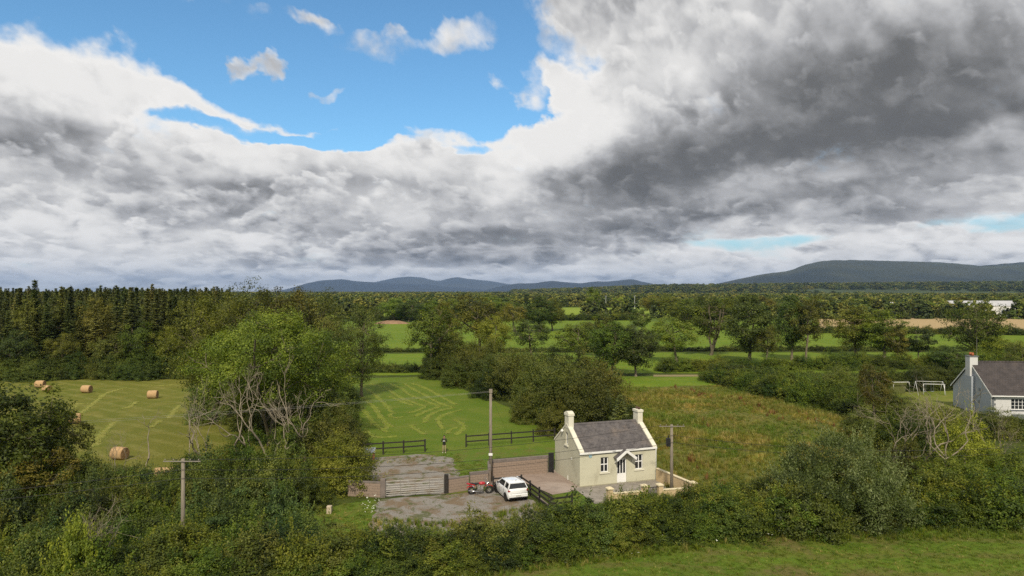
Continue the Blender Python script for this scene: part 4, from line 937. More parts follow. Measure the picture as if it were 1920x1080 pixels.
# ------------------------------------------------------------------ countryside beyond: hedgerow trees, woods to the horizon
g = np.random.default_rng(77); far = []
def row(px0, by0, px1, by1, n, h, r, lb):
    for k in range(n):
        t = (k+g.uniform(.1, .9))/n; Y = EYE*FOC/(by0+(by1-by0)*t-HZN); far.append((X_at(px0+(px1-px0)*t, Y), Y+g.normal()*3, h*g.uniform(.65, 1.15), r*g.uniform(.75, 1.25), lb))
row(560, 597, 700, 598, 7, 9, 4.5, 'rounded tree in the hedgerow behind the left pasture, left of the clay mound'); row(780, 598, 960, 600, 14, 11, 5.5, 'rounded tree in the hedgerow behind the head of the thorn hedge')
row(1040, 601, 1200, 600, 9, 4, 3, 'rounded tree low in the hedge before the sunlit far pasture'); row(1262, 600, 1560, 594, 30, 12, 6, 'rounded tree in the dense hedgerow behind the big forked tree')
row(1540, 593, 1960, 594, 30, 11, 6, 'rounded tree in the belt behind the stubble field'); row(840, 586, 1040, 586, 14, 13, 7, 'rounded tree in the copse rising above the middle of the pastures')
row(640, 584, 840, 586, 10, 10, 6, 'rounded tree in the far belt above the clay mound'); row(1250, 588, 1560, 586, 18, 11, 6.5, 'rounded tree in the second belt behind the big forked tree')
far_grp = 'hedgerow trees between the distant fields'
sel = [TREES['round'], TREES['oval'], TREES['airy']]
for i, (X, Y, h, r, lb) in enumerate(far):
    (tm, cm), h0, r0 = sel[i % 3]; o = empty('hedgerow_tree', (X, Y, 0), g.uniform(0, 6.28), lb, 'tree', lb.replace('rounded tree', 'rounded trees')); o.scale = (r/r0, r/r0, h/h0)
    link('trunk', tm, o); c = link('crown', cm, o); c.material_slots[0].link = 'OBJECT'; c.material_slots[0].material = (L_broad, L_dark, L_olive, L_broad, L_dark)[g.integers(5)]
excl = [[tuple(G(*p)[:2]) for p in q] for q in ([(1040, 597), (1045, 577), (1255, 577), (1270, 596)], [(560, 597), (600, 588), (780, 588), (780, 597)], [(700, 578), (740, 573), (1040, 573), (1040, 579)])]
def wood(name, y0, y1, n, hmin, hmax, rr, seed, label, mask=-.9, k=.004):
    g = np.random.default_rng(seed); Y = np.sqrt(g.uniform(y0**2, y1**2, n)); X = g.uniform(-.84, .84, n)*Y
    ok = lump(np.c_[X, Y, X*0], k, seed) > mask
    for e in excl: ok &= ~in_poly(np.c_[X, Y], e)
    ok &= ~((X < -.38*Y) & (Y < 430)); X, Y = X[ok], Y[ok]
    z = np.maximum(0, rise_z(960+X/Y*FOC, Y)); h = g.uniform(hmin, hmax, len(X)); r = h*rr*g.uniform(.8, 1.3, len(X))
    scatter(name, np.c_[X, Y, z], np.c_[r, r, h/2], FARC, seed=seed, label=label, cat='woods', tilt=.02)
wood('distant_woodland', 395, 760, 6500, 6, 12, .42, 61, 'nearer belt of distant woods and bushy hedgerows across the middle', -.45, .012)
wood('distant_woodland', 760, 1700, 13000, 7, 13, .55, 62, 'woods filling the plain behind the far fields', -.75, .004)
wood('distant_woodland', 1700, 4200, 16000, 8, 15, .9, 63, 'far-off woods reaching the horizon and the foot of the hills', -.45, .0016)

# ------------------------------------------------------------------ materials of made things
REND = surf('cream_green_render', (.53, .515, .40), (.49, .475, .365), .8, .85, 6, .08, 30, stain=((.37, .35, .26), 1.1, .7), stretch=(1, 1, .4))
REND2 = surf('white_cream_trim', (.66, .64, .54), (.60, .575, .47), 2, .8, bump=.05)
WHITE = surf('white_paint', (.78, .78, .77), (.72, .72, .70), 2, .45)
UPVC = surf('white_window_frame', (.80, .80, .80), (.76, .76, .76), 3, .35)
GLASS = surf('dark_window_glass', (.015, .017, .02), (.03, .034, .04), 1.2, .06, spec=.6)
SLATE = surf('dark_slates', (.075, .068, .070), (.130, .118, .116), 2.2, .8, 7, .3, 14, stain=((.035, .032, .03), 3.4, .8), c3=(.15, .125, .11))
BEIGE = surf('sandy_wall_paint', (.56, .44, .27), (.50, .38, .225), 1.0, .85, 6, .1)
CREAM = surf('cream_coping', (.66, .58, .40), (.58, .50, .34), 2, .8)
BLOCK = surf('concrete_block', (.31, .235, .185), (.235, .18, .145), 1.1, .95, 6, .5, 20, stain=((.15, .12, .105), .9, .7), c3=(.37, .30, .24))
MORT = surf('mortar', (.20, .165, .135), (.15, .12, .10), 4, .95, bump=.3)
CAPC = surf('weathered_capping', (.20, .165, .15), (.14, .12, .11), 2, .95, bump=.4, stain=((.08, .09, .04), 1.5, .5))
STEEL = surf('galvanised_steel', (.36, .35, .32), (.29, .28, .26), 4, .45, metal=.5)
BLACKM = surf('black_paint', (.012, .012, .013), (.02, .02, .021), 4, .5)
CHROME = surf('chrome', (.62, .62, .63), (.5, .5, .5), 6, .18, metal=1.0)
RUBBER = surf('tyre_rubber', (.014, .014, .014), (.025, .024, .023), 8, .85)
REDP = surf('red_tank_paint', (.42, .012, .018), (.36, .01, .014), 3, .22, coat=.8, spec=.5)
CARW = surf('white_car_paint', (.80, .81, .82), (.78, .79, .80), 1, .22, coat=1.0, spec=.5)
CARG = surf('tinted_car_glass', (.012, .014, .016), (.02, .022, .024), 2, .05, spec=.7)
TAILR = surf('red_tail_lens', (.22, .008, .012), (.30, .02, .02), 20, .15, coat=.5)
TERRA = surf('terracotta', (.40, .13, .055), (.30, .09, .04), 5, .85)
BRICK = surf('red_brown_brick', (.33, .14, .075), (.24, .10, .06), 8, .9, bump=.4)
GREYP = surf('grey_sheet', (.22, .25, .28), (.17, .19, .22), 3, .5)
BLUEPL = surf('pale_blue_plaque', (.16, .36, .48), (.40, .50, .52), 22, .4)
GREYH = surf('shaded_grey_render', (.40, .43, .47), (.36, .39, .43), .6, .9, 6, .05)  # pale render with the gable's shade put into the colour; also clads a shed
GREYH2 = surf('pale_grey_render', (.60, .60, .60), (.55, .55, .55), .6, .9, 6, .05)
QUOIN = surf('dark_quoin_stone', (.17, .185, .195), (.13, .14, .15), 3, .85, bump=.2)
TILE = surf('brown_roof_tiles', (.048, .042, .042), (.074, .063, .062), 1.3, .85, 6, .3, stain=((.10, .08, .065), 1.2, .4))
WIREM = surf('dark_cable', (.02, .02, .02), (.03, .03, .03), 3, .6)
WIREL = surf('bright_cable', (.35, .34, .32), (.28, .27, .26), 3, .5)
NET = surf('dull_green_netting', (.14, .15, .05), (.19, .20, .075), 5, .9)
STONEW = surf('pale_timber', (.50, .42, .31), (.40, .33, .24), 5, .9)

# ------------------------------------------------------------------ the cottage
CW, CD, EAV, RDG = 7.02, 5.3, 2.85, 4.62
cot = empty('cottage', (5.52, 56.5, 0), math.atan2(.322, .9467), 'small single-storey cottage with pale green-cream walls, dark slate roof and two chimneys', 'cottage')
T_ = .35
op = [(1.87, 2.59, 1.07, 2.32), (3.37, 4.27, .03, 2.08), (5.06, 5.80, 1.07, 2.32)]   # window, door, window
w = MB(); xs = [T_]+[v for o_ in op for v in o_[:2]]+[CW-T_]
for i in range(0, len(xs)-1, 2): w.box(xs[i], xs[i+1], 0, T_, -.1, EAV)
for x0, x1, z0, z1 in op: w.box(x0, x1, 0, T_, z1, EAV); (w.box(x0, x1, 0, T_, -.1, z0))
w.box(T_, CW-T_, CD-T_, CD, -.1, EAV); w.build('wall', REND, cot)
slope = (RDG-EAV)/(CD/2)
def gable(x0, x1, hole=None):
    m = MB(); pr_ = [(0, -.1), (CD, -.1), (CD, EAV), (CD/2, RDG), (0, EAV)]
    if not hole: return m.prism(pr_, 'x', x0, x1)
    y0, y1, z0, z1 = hole; zt = lambda y: EAV+slope*min(y, CD-y)
    m.prism([(0, -.1), (y0, -.1), (y0, zt(y0)), (0, EAV)], 'x', x0, x1)
    m.prism([(y1, -.1), (CD, -.1), (CD, EAV), (y1, zt(y1))], 'x', x0, x1)
    m.prism([(y0, -.1), (y1, -.1), (y1, z0), (y0, z0)], 'x', x0, x1)
    top = [(y0, z1), (y1, z1), (y1, zt(y1))]+([(CD/2, RDG)] if y0 < CD/2 < y1 else [])+[(y0, zt(y0))]
    m.prism(top, 'x', x0, x1); return m
gable(0, T_, (2.45, 2.95, 2.95, 4.02)).build('gable_wall', REND, cot)
gable(CW-T_, CW).build('gable_wall', REND, cot)
# roof: bed, then courses of slates
bed = MB(); nrm = Vector((0, -slope, 1)).normalized()
for s_ in (0, 1):
    y = lambda t: (t*(CD/2+.1)-.1) if s_ == 0 else CD-(t*(CD/2+.1)-.1)
    z = lambda t: EAV-.07+slope*(t*(CD/2+.1)-.1)+.07
    bed.hexa([(T_-.02, y(0), z(0)-.02), (CW-T_+.02, y(0), z(0)-.02), (CW-T_+.02, y(1), z(1)-.02), (T_-.02, y(1), z(1)-.02),
              (T_-.02, y(0), z(0)+.05), (CW-T_+.02, y(0), z(0)+.05), (CW-T_+.02, y(1), z(1)+.05), (T_-.02, y(1), z(1)+.05)] if s_ == 0 else
             [(T_-.02, y(1), z(1)-.02), (CW-T_+.02, y(1), z(1)-.02), (CW-T_+.02, y(0), z(0)-.02), (T_-.02, y(0), z(0)-.02),
              (T_-.02, y(1), z(1)+.05), (CW-T_+.02, y(1), z(1)+.05), (CW-T_+.02, y(0), z(0)+.05), (T_-.02, y(0), z(0)+.05)])
roof = bed.build('roof', SLATE, cot)
def courses(x0, x1, y_of, z_of, wdt, rows, thick, seed):
    g = np.random.default_rng(seed); m = MB(); n = int((x1-x0)/wdt); wd = (x1-x0)/n
    for r in range(rows):
        off = (r % 2)*.5
        for k in range(-1, n+1):
            a, b = x0+(k+off)*wd+.006, x0+(k+1+off)*wd-.006; a, b = max(a, x0), min(b, x1)
            if b-a < .04: continue
            t0, t1 = (r-.25)/rows, (r+1.06)/rows; j = g.normal()*.006; lift = thick*1.9+g.uniform(0, .008)
            sl_ = g.normal()*.006
            m.hexa([(a, y_of(t0+j), z_of(t0+j)+lift-thick), (b, y_of(t0+j), z_of(t0+j)+lift-thick+sl_), (b, y_of(t1), z_of(t1)+.004), (a, y_of(t1), z_of(t1)+.004),
                    (a, y_of(t0+j), z_of(t0+j)+lift), (b, y_of(t0+j), z_of(t0+j)+lift+sl_), (b, y_of(t1), z_of(t1)+.004+thick), (a, y_of(t1), z_of(t1)+.004+thick)])
    return m
tag(courses(T_+.02, CW-T_-.02, lambda t: t*(CD/2+.1)-.1, lambda t: EAV+.05+slope*(t*(CD/2+.1)-.1), .30, 15, .012, 1).build('slates', SLATE, roof), kind='stuff')
tag(courses(T_+.02, CW-T_-.02, lambda t: CD-(t*(CD/2+.1)-.1), lambda t: EAV+.05+slope*(t*(CD/2+.1)-.1), .30, 15, .012, 2).build('slates', SLATE, roof), kind='stuff')
rc = MB(); rc.prism([(CD/2-.16, RDG+.0), (CD/2, RDG+.12), (CD/2+.16, RDG+.0), (CD/2, RDG+.06)], 'x', T_+.02, CW-T_-.02); rc.build('ridge_capping', SLATE, roof)
for x0, x1 in ((-.05, T_), (CW-T_, CW+.05)):
    c = MB()
    for s_ in (0, 1):
        Yv = lambda y: y if s_ == 0 else CD-y
        c.prism([(Yv(-.12), EAV-.12), (Yv(-.12), EAV+.10), (Yv(CD/2), RDG+.20), (Yv(CD/2), RDG+.04), (Yv(0), EAV+.004)], 'x', x0, x1)
    c.build('gable_coping', REND2, cot, .01)
def chimney(x0, x1, hz, rounded):
    m = MB(); y0, y1 = CD/2-.42, CD/2+.42; m.box(x0, x1, y0, y1, RDG-.25, hz); ch = m.build('chimney', REND2, cot, .012)
    k = MB(); k.box(x0-.05, x1+.05, y0-.05, y1+.05, hz-.22, hz-.02)
    if rounded: k.prism([(y0-.03+.9*t_, hz-.02+.17*math.sin(math.pi*t_)) for t_ in np.linspace(0, 1, 9)], 'x', x0-.02, x1+.02)
    k.build('chimney_cap', REND2, ch, .01)
    if not rounded:
        for yy in (CD/2-.2, CD/2+.2): MB().tube([((x0+x1)/2, yy, hz-.02), ((x0+x1)/2, yy, hz+.20)], [.11, .09], 10).build('chimney_pot', surf('sooty_pot', (.10, .055, .04), (.06, .04, .03), 6), ch)
chimney(-.02, .46, 5.66, True); chimney(CW-.46, CW+.02, 5.62, False)
# eaves gutter, downpipe
MB().box(-.05, CW+.05, -.16, -.03, EAV-.16, EAV+.0).build('gutter', WHITE, cot, .01)
MB().tube([(CW-.02, -.10, EAV-.1), (CW-.02, -.07, EAV-.35), (CW-.02, -.07, .05)], .045, 8).build('downpipe', WHITE, cot)
def window(x0, x1, z0, z1, curtain=False):
    f = MB(); y0, y1, t = .10, .17, .065
    f.box(x0, x1, y0, y1, z0, z0+t); f.box(x0, x1, y0, y1, z1-t, z1); f.box(x0, x0+t, y0+.002, y1, z0+t, z1-t); f.box(x1-t, x1, y0+.002, y1, z0+t, z1-t)
    cx, cz = (x0+x1)/2, (z0+z1)/2+.02; f.box(cx-.035, cx+.035, y0-.004, y1, z0+t, z1-t); f.box(x0+t, cx-.035, y0-.002, y1, cz-.035, cz+.035); f.box(cx+.035, x1-t, y0-.002, y1, cz-.035, cz+.035)
    wf = f.build('window', UPVC, cot)
    for a, b in ((x0+t, cx-.035), (cx+.035, x1-t)):
        for c, d in ((z0+t, cz-.035), (cz+.035, z1-t)): MB().box(a, b, y0+.03, y0+.05, c, d).build('pane', GLASS, wf)
    MB().box(x0-.10, x1+.10, -.07, .09, z0-.11, z0-.003).build('sill', REND2, wf, .008)
window(*op[0]); window(*op[2])
d = MB(); x0, x1, z0, z1 = op[1]; t = .09
d.box(x0, x1, .10, .16, z0, z0+.82); d.box(x0, x0+t, .10, .16, z0+.82, z1-.10); d.box(x1-t, x1, .10, .16, z0+.82, z1-.10); d.box(x0, x1, .10, .16, z1-.10, z1)
pw = (x1-x0-2*t-2*.07)/3
for k in range(2): xk = x0+t+pw*(k+1)+.07*k; d.box(xk, xk+.07, .10, .16, z0+.82, z1-.10)
door = d.build('door', UPVC, cot)
for k in range(3): xk = x0+t+(pw+.07)*k; MB().box(xk, xk+pw, .125, .145, z0+.82, z1-.10).build('pane', GLASS, door)
MB().box(x0+.03, x0+.06, .06, .10, z0+.72, z0+.98).build('handle', CHROME, door)
MB().box(x0-.05, x1+.05, -.25, .09, .0, .085).build('door_step', PAVE, cot, .01)
# little gabled canopy
cx = 3.95; cp = MB(); hw, zb, zt_ = .88, 2.20, 2.86
for sg in (-1, 1): cp.hexa([Vector(p) for p in ((cx, -.62, zt_), (cx+sg*hw, -.62, zb), (cx+sg*hw, -.002, zb), (cx, -.002, zt_), (cx, -.62, zt_+.07), (cx+sg*(hw+.05), -.62, zb+.05), (cx+sg*(hw+.05), -.002, zb+.05), (cx, -.002, zt_+.07))])
can = cp.build('door_canopy', SLATE, cot)
bb = MB()
for sg in (-1, 1): bb.hexa([Vector(p) for p in ((cx, -.68, zt_-.16), (cx+sg*hw, -.68, zb-.17), (cx+sg*hw, -.625, zb-.17), (cx, -.625, zt_-.16), (cx, -.68, zt_+.08), (cx+sg*(hw+.06), -.68, zb+.06), (cx+sg*(hw+.06), -.625, zb+.06), (cx, -.625, zt_+.08))])
bb.build('barge_board', WHITE, can)
for sg in (-1, 1): MB().beam((cx+sg*(hw-.08), -.58, zb-.03), (cx+sg*(hw-.08), -.01, zb-.42), .06, .07).build('bracket', WHITE, can)
# gable end: loft window, lamp, vent, tap pipe; plaque on the front
lw = MB(); lw.box(.10, .16, 2.45, 2.55, 2.95, 4.02); lw.box(.10, .16, 2.85, 2.95, 2.95, 4.02); lw.box(.10, .16, 2.55, 2.85, 2.95, 3.05); lw.box(.10, .16, 2.55, 2.85, 3.92, 4.02); lwo = lw.build('loft_window', UPVC, cot)
MB().box(.12, .14, 2.55, 2.85, 3.05, 3.92).build('pane', GLASS, lwo); MB().box(-.09, .09, 2.32, 3.08, 2.83, 2.947).build('sill', REND2, lwo, .008)
MB().ball((-.14, 3.35, 4.02), .13).tube([(0, 3.35, 4.02), (-.1, 3.35, 4.02)], .03, 6).build('wall_lamp', WHITE, cot)
MB().box(-.03, .0-.002, 1.55, 1.72, 1.93, 2.08).build('wall_vent', WHITE, cot)
MB().tube([(-.04, 2.35, 0), (-.04, 2.35, .42)], .03, 6).build('waste_pipe', WHITE, cot)
MB().tube([(.93, -.002, 2.52), (.93, -.04, 2.52)], .15, 20).build('plaque', BLUEPL, cot)
MB().box(-.06, CW+.06, -.05, -.002, -.1, .12).build('plinth', surf('stained_plinth', (.36, .34, .25), (.28, .26, .19), 2), cot)

# paving in front of the cottage
P1, P2, P3, P4 = Vector((7.37, 52.35, 0)), Vector((10.13, 53.07, 0)), Vector((11.36, 53.35, 0)), Vector((14.07, 53.95, 0))
CR = Vector((12.16, 58.72, 0)); CL = Vector((5.52, 56.46, 0))
pav = sheet('paving', [(5.0, 56.3), (6.2, 52.1), P1[:2], P4[:2], (12.2, 58.75)], .052, PAVE, px=False)[0]
def wall_run(name, label, a, b, h, th, mat, capm, cat='wall', cap=.08, over=.04):
    o = empty(name, a, math.atan2(b.y-a.y, b.x-a.x), label, cat); L = (b-a).length
    MB().box(0, L, -th/2, th/2, -.1, h-cap).build('wall_body', mat, o); MB().box(-.0, L, -th/2-over, th/2+over, h-cap, h).build('coping', capm, o, .01); return o
side = wall_run('garden_wall', 'sloping-looking sandy side wall from the cottage corner towards the road', CR+Vector((.05, -.25, 0)), P4, 1.12, .18, BEIGE, CREAM)
for i, (a, b, lb) in enumerate(((P1, P2, 'left length of low sandy front wall, between the end pillar and the gate'), (P3, P4, 'right length of low sandy front wall, between the gate and the corner pillar'))):
    wall_run('garden_wall', lb, a, b, .78, .18, BEIGE, CREAM)
for p, lb in ((P1, 'leftmost cream pillar of the cottage front wall, half hidden by the hedge'), (P2, 'cream gate pillar left of the black garden gate'), (P3, 'cream gate pillar right of the black garden gate'), (P4, 'cream corner pillar at the right end of the cottage front wall')):
    o = empty('wall_pillar', p, cot.rotation_euler.z, lb, 'pillar', 'pillars of the cottage front wall')
    MB().box(-.19, .19, -.19, .19, -.1, 1.08).build('shaft', BEIGE, o)
    c = MB(); c.box(-.25, .25, -.25, .25, 1.08, 1.16); c.hexa([(-.25, -.25, 1.16), (.25, -.25, 1.16), (.25, .25, 1.16), (-.25, .25, 1.16), (-.1, -.1, 1.25), (.1, -.1, 1.25), (.1, .1, 1.25), (-.1, .1, 1.25)]); c.build('cap', CREAM, o)
gt = empty('garden_gate', P2, math.atan2(P3.y-P2.y, P3.x-P2.x), 'small black barred gate between the two cream pillars', 'gate'); L = (P3-P2).length
MB().box(.22, L-.22, -.02, .02, .95, 1.0).box(.22, L-.22, -.02, .02, .12, .17).build('frame', BLACKM, gt)
bar = MB().box(-.018, .018, -.018, .018, .17, .95).mesh('bar', BLACKM)
for k in range(7): link('bar', bar, gt, loc=(.26+k*(L-.52)/6, 0, 0))

# ------------------------------------------------------------------ block walls: every block a part
bgen = np.random.default_rng(3)
def blockmesh(w_, th):
    m = MB(); v = .006
    m.box(0, w_, -th/2-.012, th/2+.012, 0, .205); return m.mesh('block', BLOCK, .008)
BLK, HALF = blockmesh(.43, .21), blockmesh(.205, .21)
def block_wall(name, label, a, b, h, group=None, base=0.0):
    a, b = Vector(a), Vector(b); o = empty(name, a, math.atan2(b.y-a.y, b.x-a.x), label, 'wall', group); L = (b-a).length; rows = int(h/.215)
    MB().box(0, L, -.10, .10, -.1, rows*.215).build('mortar_bed', MORT, o)
    for r in range(rows):
        x = .006; first = r % 2
        while x < L-.18:
            hf = first or L-x < .43; first = False
            k = link('block', HALF if hf else BLK, o); k.location = (x, bgen.normal()*.004, r*.215+.005); k.rotation_euler = (0, 0, bgen.normal()*.004)
            x += .22 if hf else .44
    MB().box(-.02, L+.02, -.13, .13, rows*.215+.002, h+.05).build('coping', CAPC, o, .01); return o
WA, WB_ = Vector((-1.96, 59.4, 0)), Vector((3.15, 61.15, 0))
block_wall('block_wall', 'tall weathered pinkish block wall between the pole and the cottage', WA, WB_, 1.50)
block_wall('block_wall', 'short return of block wall from the tall wall down to the motorcycle', Vector((-1.86, 57.0, 0)), WA+Vector((.0, -.14, 0)), 1.45)
block_wall('block_wall', 'low grey-brown block wall directly behind the motorcycle', Vector((-3.42, 56.35, 0)), Vector((-1.98, 56.9, 0)), 1.25)
block_wall('block_wall', 'low mossy block wall between the steel gate and the motorcycle', Vector((-5.05, 55.0, 0)), Vector((-3.5, 55.9, 0)), 1.12)
block_wall('block_wall', 'stub of reddish block wall left of the steel gate, half under the bush', Vector((-12.8, 54.3, 0)), Vector((-10.15, 53.9, 0)), 1.15)
for a, b, h, lb, m in ((Vector((-10.0, 53.9, 0)), .20, 1.45, 'stout dark gatepost at the hinge end of the steel gate', CAPC), (Vector((-5.2, 54.95, 0)), .16, 1.5, 'thin dark gatepost at the latch end of the steel gate', BLACKW)):
    o = tag(MB().box(-b, b, -b, b, -.1, h).build('gatepost', m, None, .02), lb, 'post'); o.location = a
ga, gb = Vector((-9.78, 53.85, 0)), Vector((-5.4, 54.85, 0)); L = (gb-ga).length
fg = empty('field_gate', ga, math.atan2(gb.y-ga.y, gb.x-ga.x), 'long galvanised seven-bar steel gate closing the gravel yard', 'gate')
zs = [.14, .30, .46, .62, .80, 1.0, 1.24]
for zz in zs: MB().tube([(.0, 0, zz), (L, 0, zz)], .019, 6).build('rail', STEEL, fg)
for k in range(5): MB().box(L*k/4-.022, L*k/4+.022, -.03, .03, .12, 1.26).build('upright', STEEL, fg)

# ------------------------------------------------------------------ timber fences
def rail_fence(name, label, pts, h, rails, mat=BLACKW, gap=1.9, post=.07, extra=0.0, skip_last=False):
    pts = [Vector(p) for p in pts]; base = pts[0].copy(); o = empty(name, base, 0, label, 'fence'); rg = np.random.default_rng(len(pts)+int(h*10))
    done = set()
    for i, (a, b) in enumerate(zip(pts, pts[1:])):
        n = max(1, round((b-a).length/gap))
        for k in range(n+1):
            q = a+(b-a)*k/n-base; key = (round(q.x, 1), round(q.y, 1))
            if key in done: continue
            done.add(key); MB().box(q.x-post, q.x+post, q.y-post, q.y+post, -.1, h+.05+rg.uniform(-.02, .05)).build('post', mat, o)
        d_ = (b-a).normalized().cross(Vector((0, 0, 1)))*(post+.022)
        for z_ in rails: MB().beam(a-base+d_+Vector((0, 0, z_+rg.normal()*.01)), b-base+d_+Vector((0, 0, z_+rg.normal()*.01)), .04, .13).build('rail', mat, o)
    return o
rail_fence('timber_fence', 'black two-rail timber fence left of the standing person at the back of the yard', [(X_at(680, 67.5), 67.5, 0), (X_at(757, 68.6), 68.6, 0), (X_at(797, 69.2), 69.2, 0)], 1.2, (1.12, .62), gap=2.3)
rail_fence('timber_fence', 'black two-rail timber fence behind the tall pole, running to the thorn hedge', [(X_at(874, 71.2), 71.2, 0), (X_at(1040, 74.5), 74.5, 0)], 1.25, (1.12, .58), gap=2.6)
rail_fence('timber_fence', 'dark three-rail fence behind and beside the white car', [(-1.5, 55.4, 0), (.76, 56.0, 0), (2.72, 50.6, 0)], 1.15, (1.08, .72, .36), gap=1.7)
rail_fence('timber_fence', 'short length of dark fence right of the white car, before the small lawn', [(2.85, 50.3, 0), (4.4, 50.9, 0)], 1.05, (.98, .62), gap=1.6)
k_ = MB(); k_.beam((2.0, 53.8, .05), (3.4, 49.5, .05), .14, .12); tag(k_.build('concrete_kerb', CONC), kind='structure')
tag(MB().box(3.22, 3.62, 61.15, 61.3, -.1, 1.75).box(3.55, 3.68, 60.95, 61.1, -.1, 1.8).build('side_gate', BLACKM), 'narrow black board gate between block wall and cottage', 'gate')
# grey stand on brick legs
st = empty('brick_stand', G(692, 868), .15, 'grey sheet lid on two red brick legs at the left edge of the yard', 'stand')
MB().hexa([(-.55, -.5, 1.05), (.6, -.5, 1.05), (.6, .5, 1.25), (-.55, .5, 1.25), (-.55, -.5, 1.14), (.6, -.5, 1.14), (.6, .5, 1.34), (-.55, .5, 1.34)]).build('lid', GREYP, st)
brk = MB().box(0, .215, -.05, .05, 0, .068).mesh('brick', BRICK)
for lx in (-.45, .32):
    for r in range(14):
        k = link('brick', brk, st); k.location = (lx, -.3+(.002 if r % 2 else 0), r*.075)
        k = link('brick', brk, st); k.location = (lx+.004, -.17, r*.075)
tag(MB().box(-.17, .17, -.17, .17, -.1, .55).build('timber_post', STONEW, None, .02), 'short pale timber stump post left of the grass patch', 'post').location = G(618, 962)

# ------------------------------------------------------------------ poles and wires
INSUL = surf('grey_insulator', (.25, .22, .2), (.2, .18, .16), 5)
def pole(p, h, r, label, arm=None, armz=.12, box=False, stay=None, name='utility_pole', arm_rot=0.0):
    o = empty(name, p, arm_rot, label, 'pole'); MB().tube([(0, 0, -.2), (0, 0, h*.5), (0, 0, h)], [r, r*.92, r*.8], 12).build('pole_shaft', POLEW, o)
    if arm:
        MB().box(-arm, arm, -r-.05, -r+.01, h-armz-.02, h-armz+.03).build('crossarm', surf('grey_crossarm', (.26, .235, .2), (.2, .18, .155), 4), o, .006)
        for k in (-.9, -.45, .45, .9): MB().tube([(k*arm, -r-.03, h-armz+.03), (k*arm, -r-.03, h-armz+.15)], [.018, .028], 8).build('insulator', INSUL, o)
    if box:
        MB().box(-.42, -.12, -.2, .12, h-1.7, h-1.05).tube([(-.27, -.04, h-1.1), (-.27, -.04, h-.85)], .05, 6).build('cable_box', BLACKM, o, .02)
    return o
PL = Vector((X_at(344, 41), 41, 0)); PM = Vector((X_at(1259, 54.4), 54.4, 0)); PT = Vector((X_at(920, 58.4), 58.4, 0)); PRt = Vector((44.5, 52.5, 0)); PLt = Vector((-52, 30, 0))
pole(PL, 6.1, .125, 'weathered timber pole with a thin crossarm rising from the scrub, lower left', 1.1)
pole(PM, 5.55, .13, 'timber pole with crossarm and black box standing in front of the cottage side wall', 1.0, box=True)
tp = pole(PT, 7.7, .14, 'tall timber pole at the left end of the tall block wall', None)
MB().box(-.13, .15, -.15, .15, 7.45, 7.75).build('pole_cap', POLEW, tp); MB().box(-.16, .16, -.17, -.12, 2.2, 2.4).build('sign_plate', WHITE, tp)
pole(PRt, 6.0, .15, 'timber pole carrying the wires on beyond the right edge', 1.0)
pole(PLt, 6.0, .15, 'timber pole carrying the wires on beyond the left edge', 1.0)
def wire(a, b, sag, r, label, mat=WIREM, name='overhead_wire'):
    a, b = Vector(a), Vector(b); n = 24
    pts = [a+(b-a)*t-Vector((0, 0, 4*sag*t*(1-t))) for t in np.linspace(0, 1, n)]
    return tag(MB().tube([p-a for p in pts], r, 4).build(name, mat), label, 'wire') if 0 else _w(pts, a, r, label, mat, name)
def _w(pts, a, r, label, mat, name):
    o = tag(MB().tube([p-a for p in pts], r, 4).build(name, mat), label, 'wire'); o.location = a; return o
wo = lambda P_, k, z_: P_+Vector((k, -.18, z_))
for k, z1_, z2_, z3_, sg, nm in ((-.9, 6.12, 5.52, 5.9, .75, 'topmost'), (.0, 5.5, 4.75, 5.4, .8, 'middle'), (.02, 5.0, 4.2, 5.0, .85, 'lowest')):
    wire(wo(PL, k, z1_), wo(PM, k, z2_), sg, .013, '%s of the wires crossing in front of the cottage roof, between the two crossarm poles' % nm)
    if nm != 'topmost':
        wire(wo(PM, k, z2_), wo(PRt, k, z3_-.6), 1.0, .013, '%s wire running right from the cottage pole across the rough meadow' % nm)
        wire(wo(PL, k, z1_), wo(PLt, k, z3_), .5, .013, '%s wire running left from the pole in the scrub' % nm)
wire(PT+Vector((0, -.14, 7.6)), Vector((-52, 56, 4.6)), .25, .005, 'pale upper wire running left from the tall pole towards the great ash', WIREL)
wire(PT+Vector((0, .12, 7.5)), Vector((-52, 56.6, 4.4)), .3, .005, 'pale lower wire running left from the tall pole towards the great ash', WIREL)
wire(PT+Vector((.1, 0, 7.1)), Vector((X_at(948, 80), 80, .0)), 0, .010, 'stay wire slanting down from the tall pole into the mown field', WIREL, 'stay_wire')

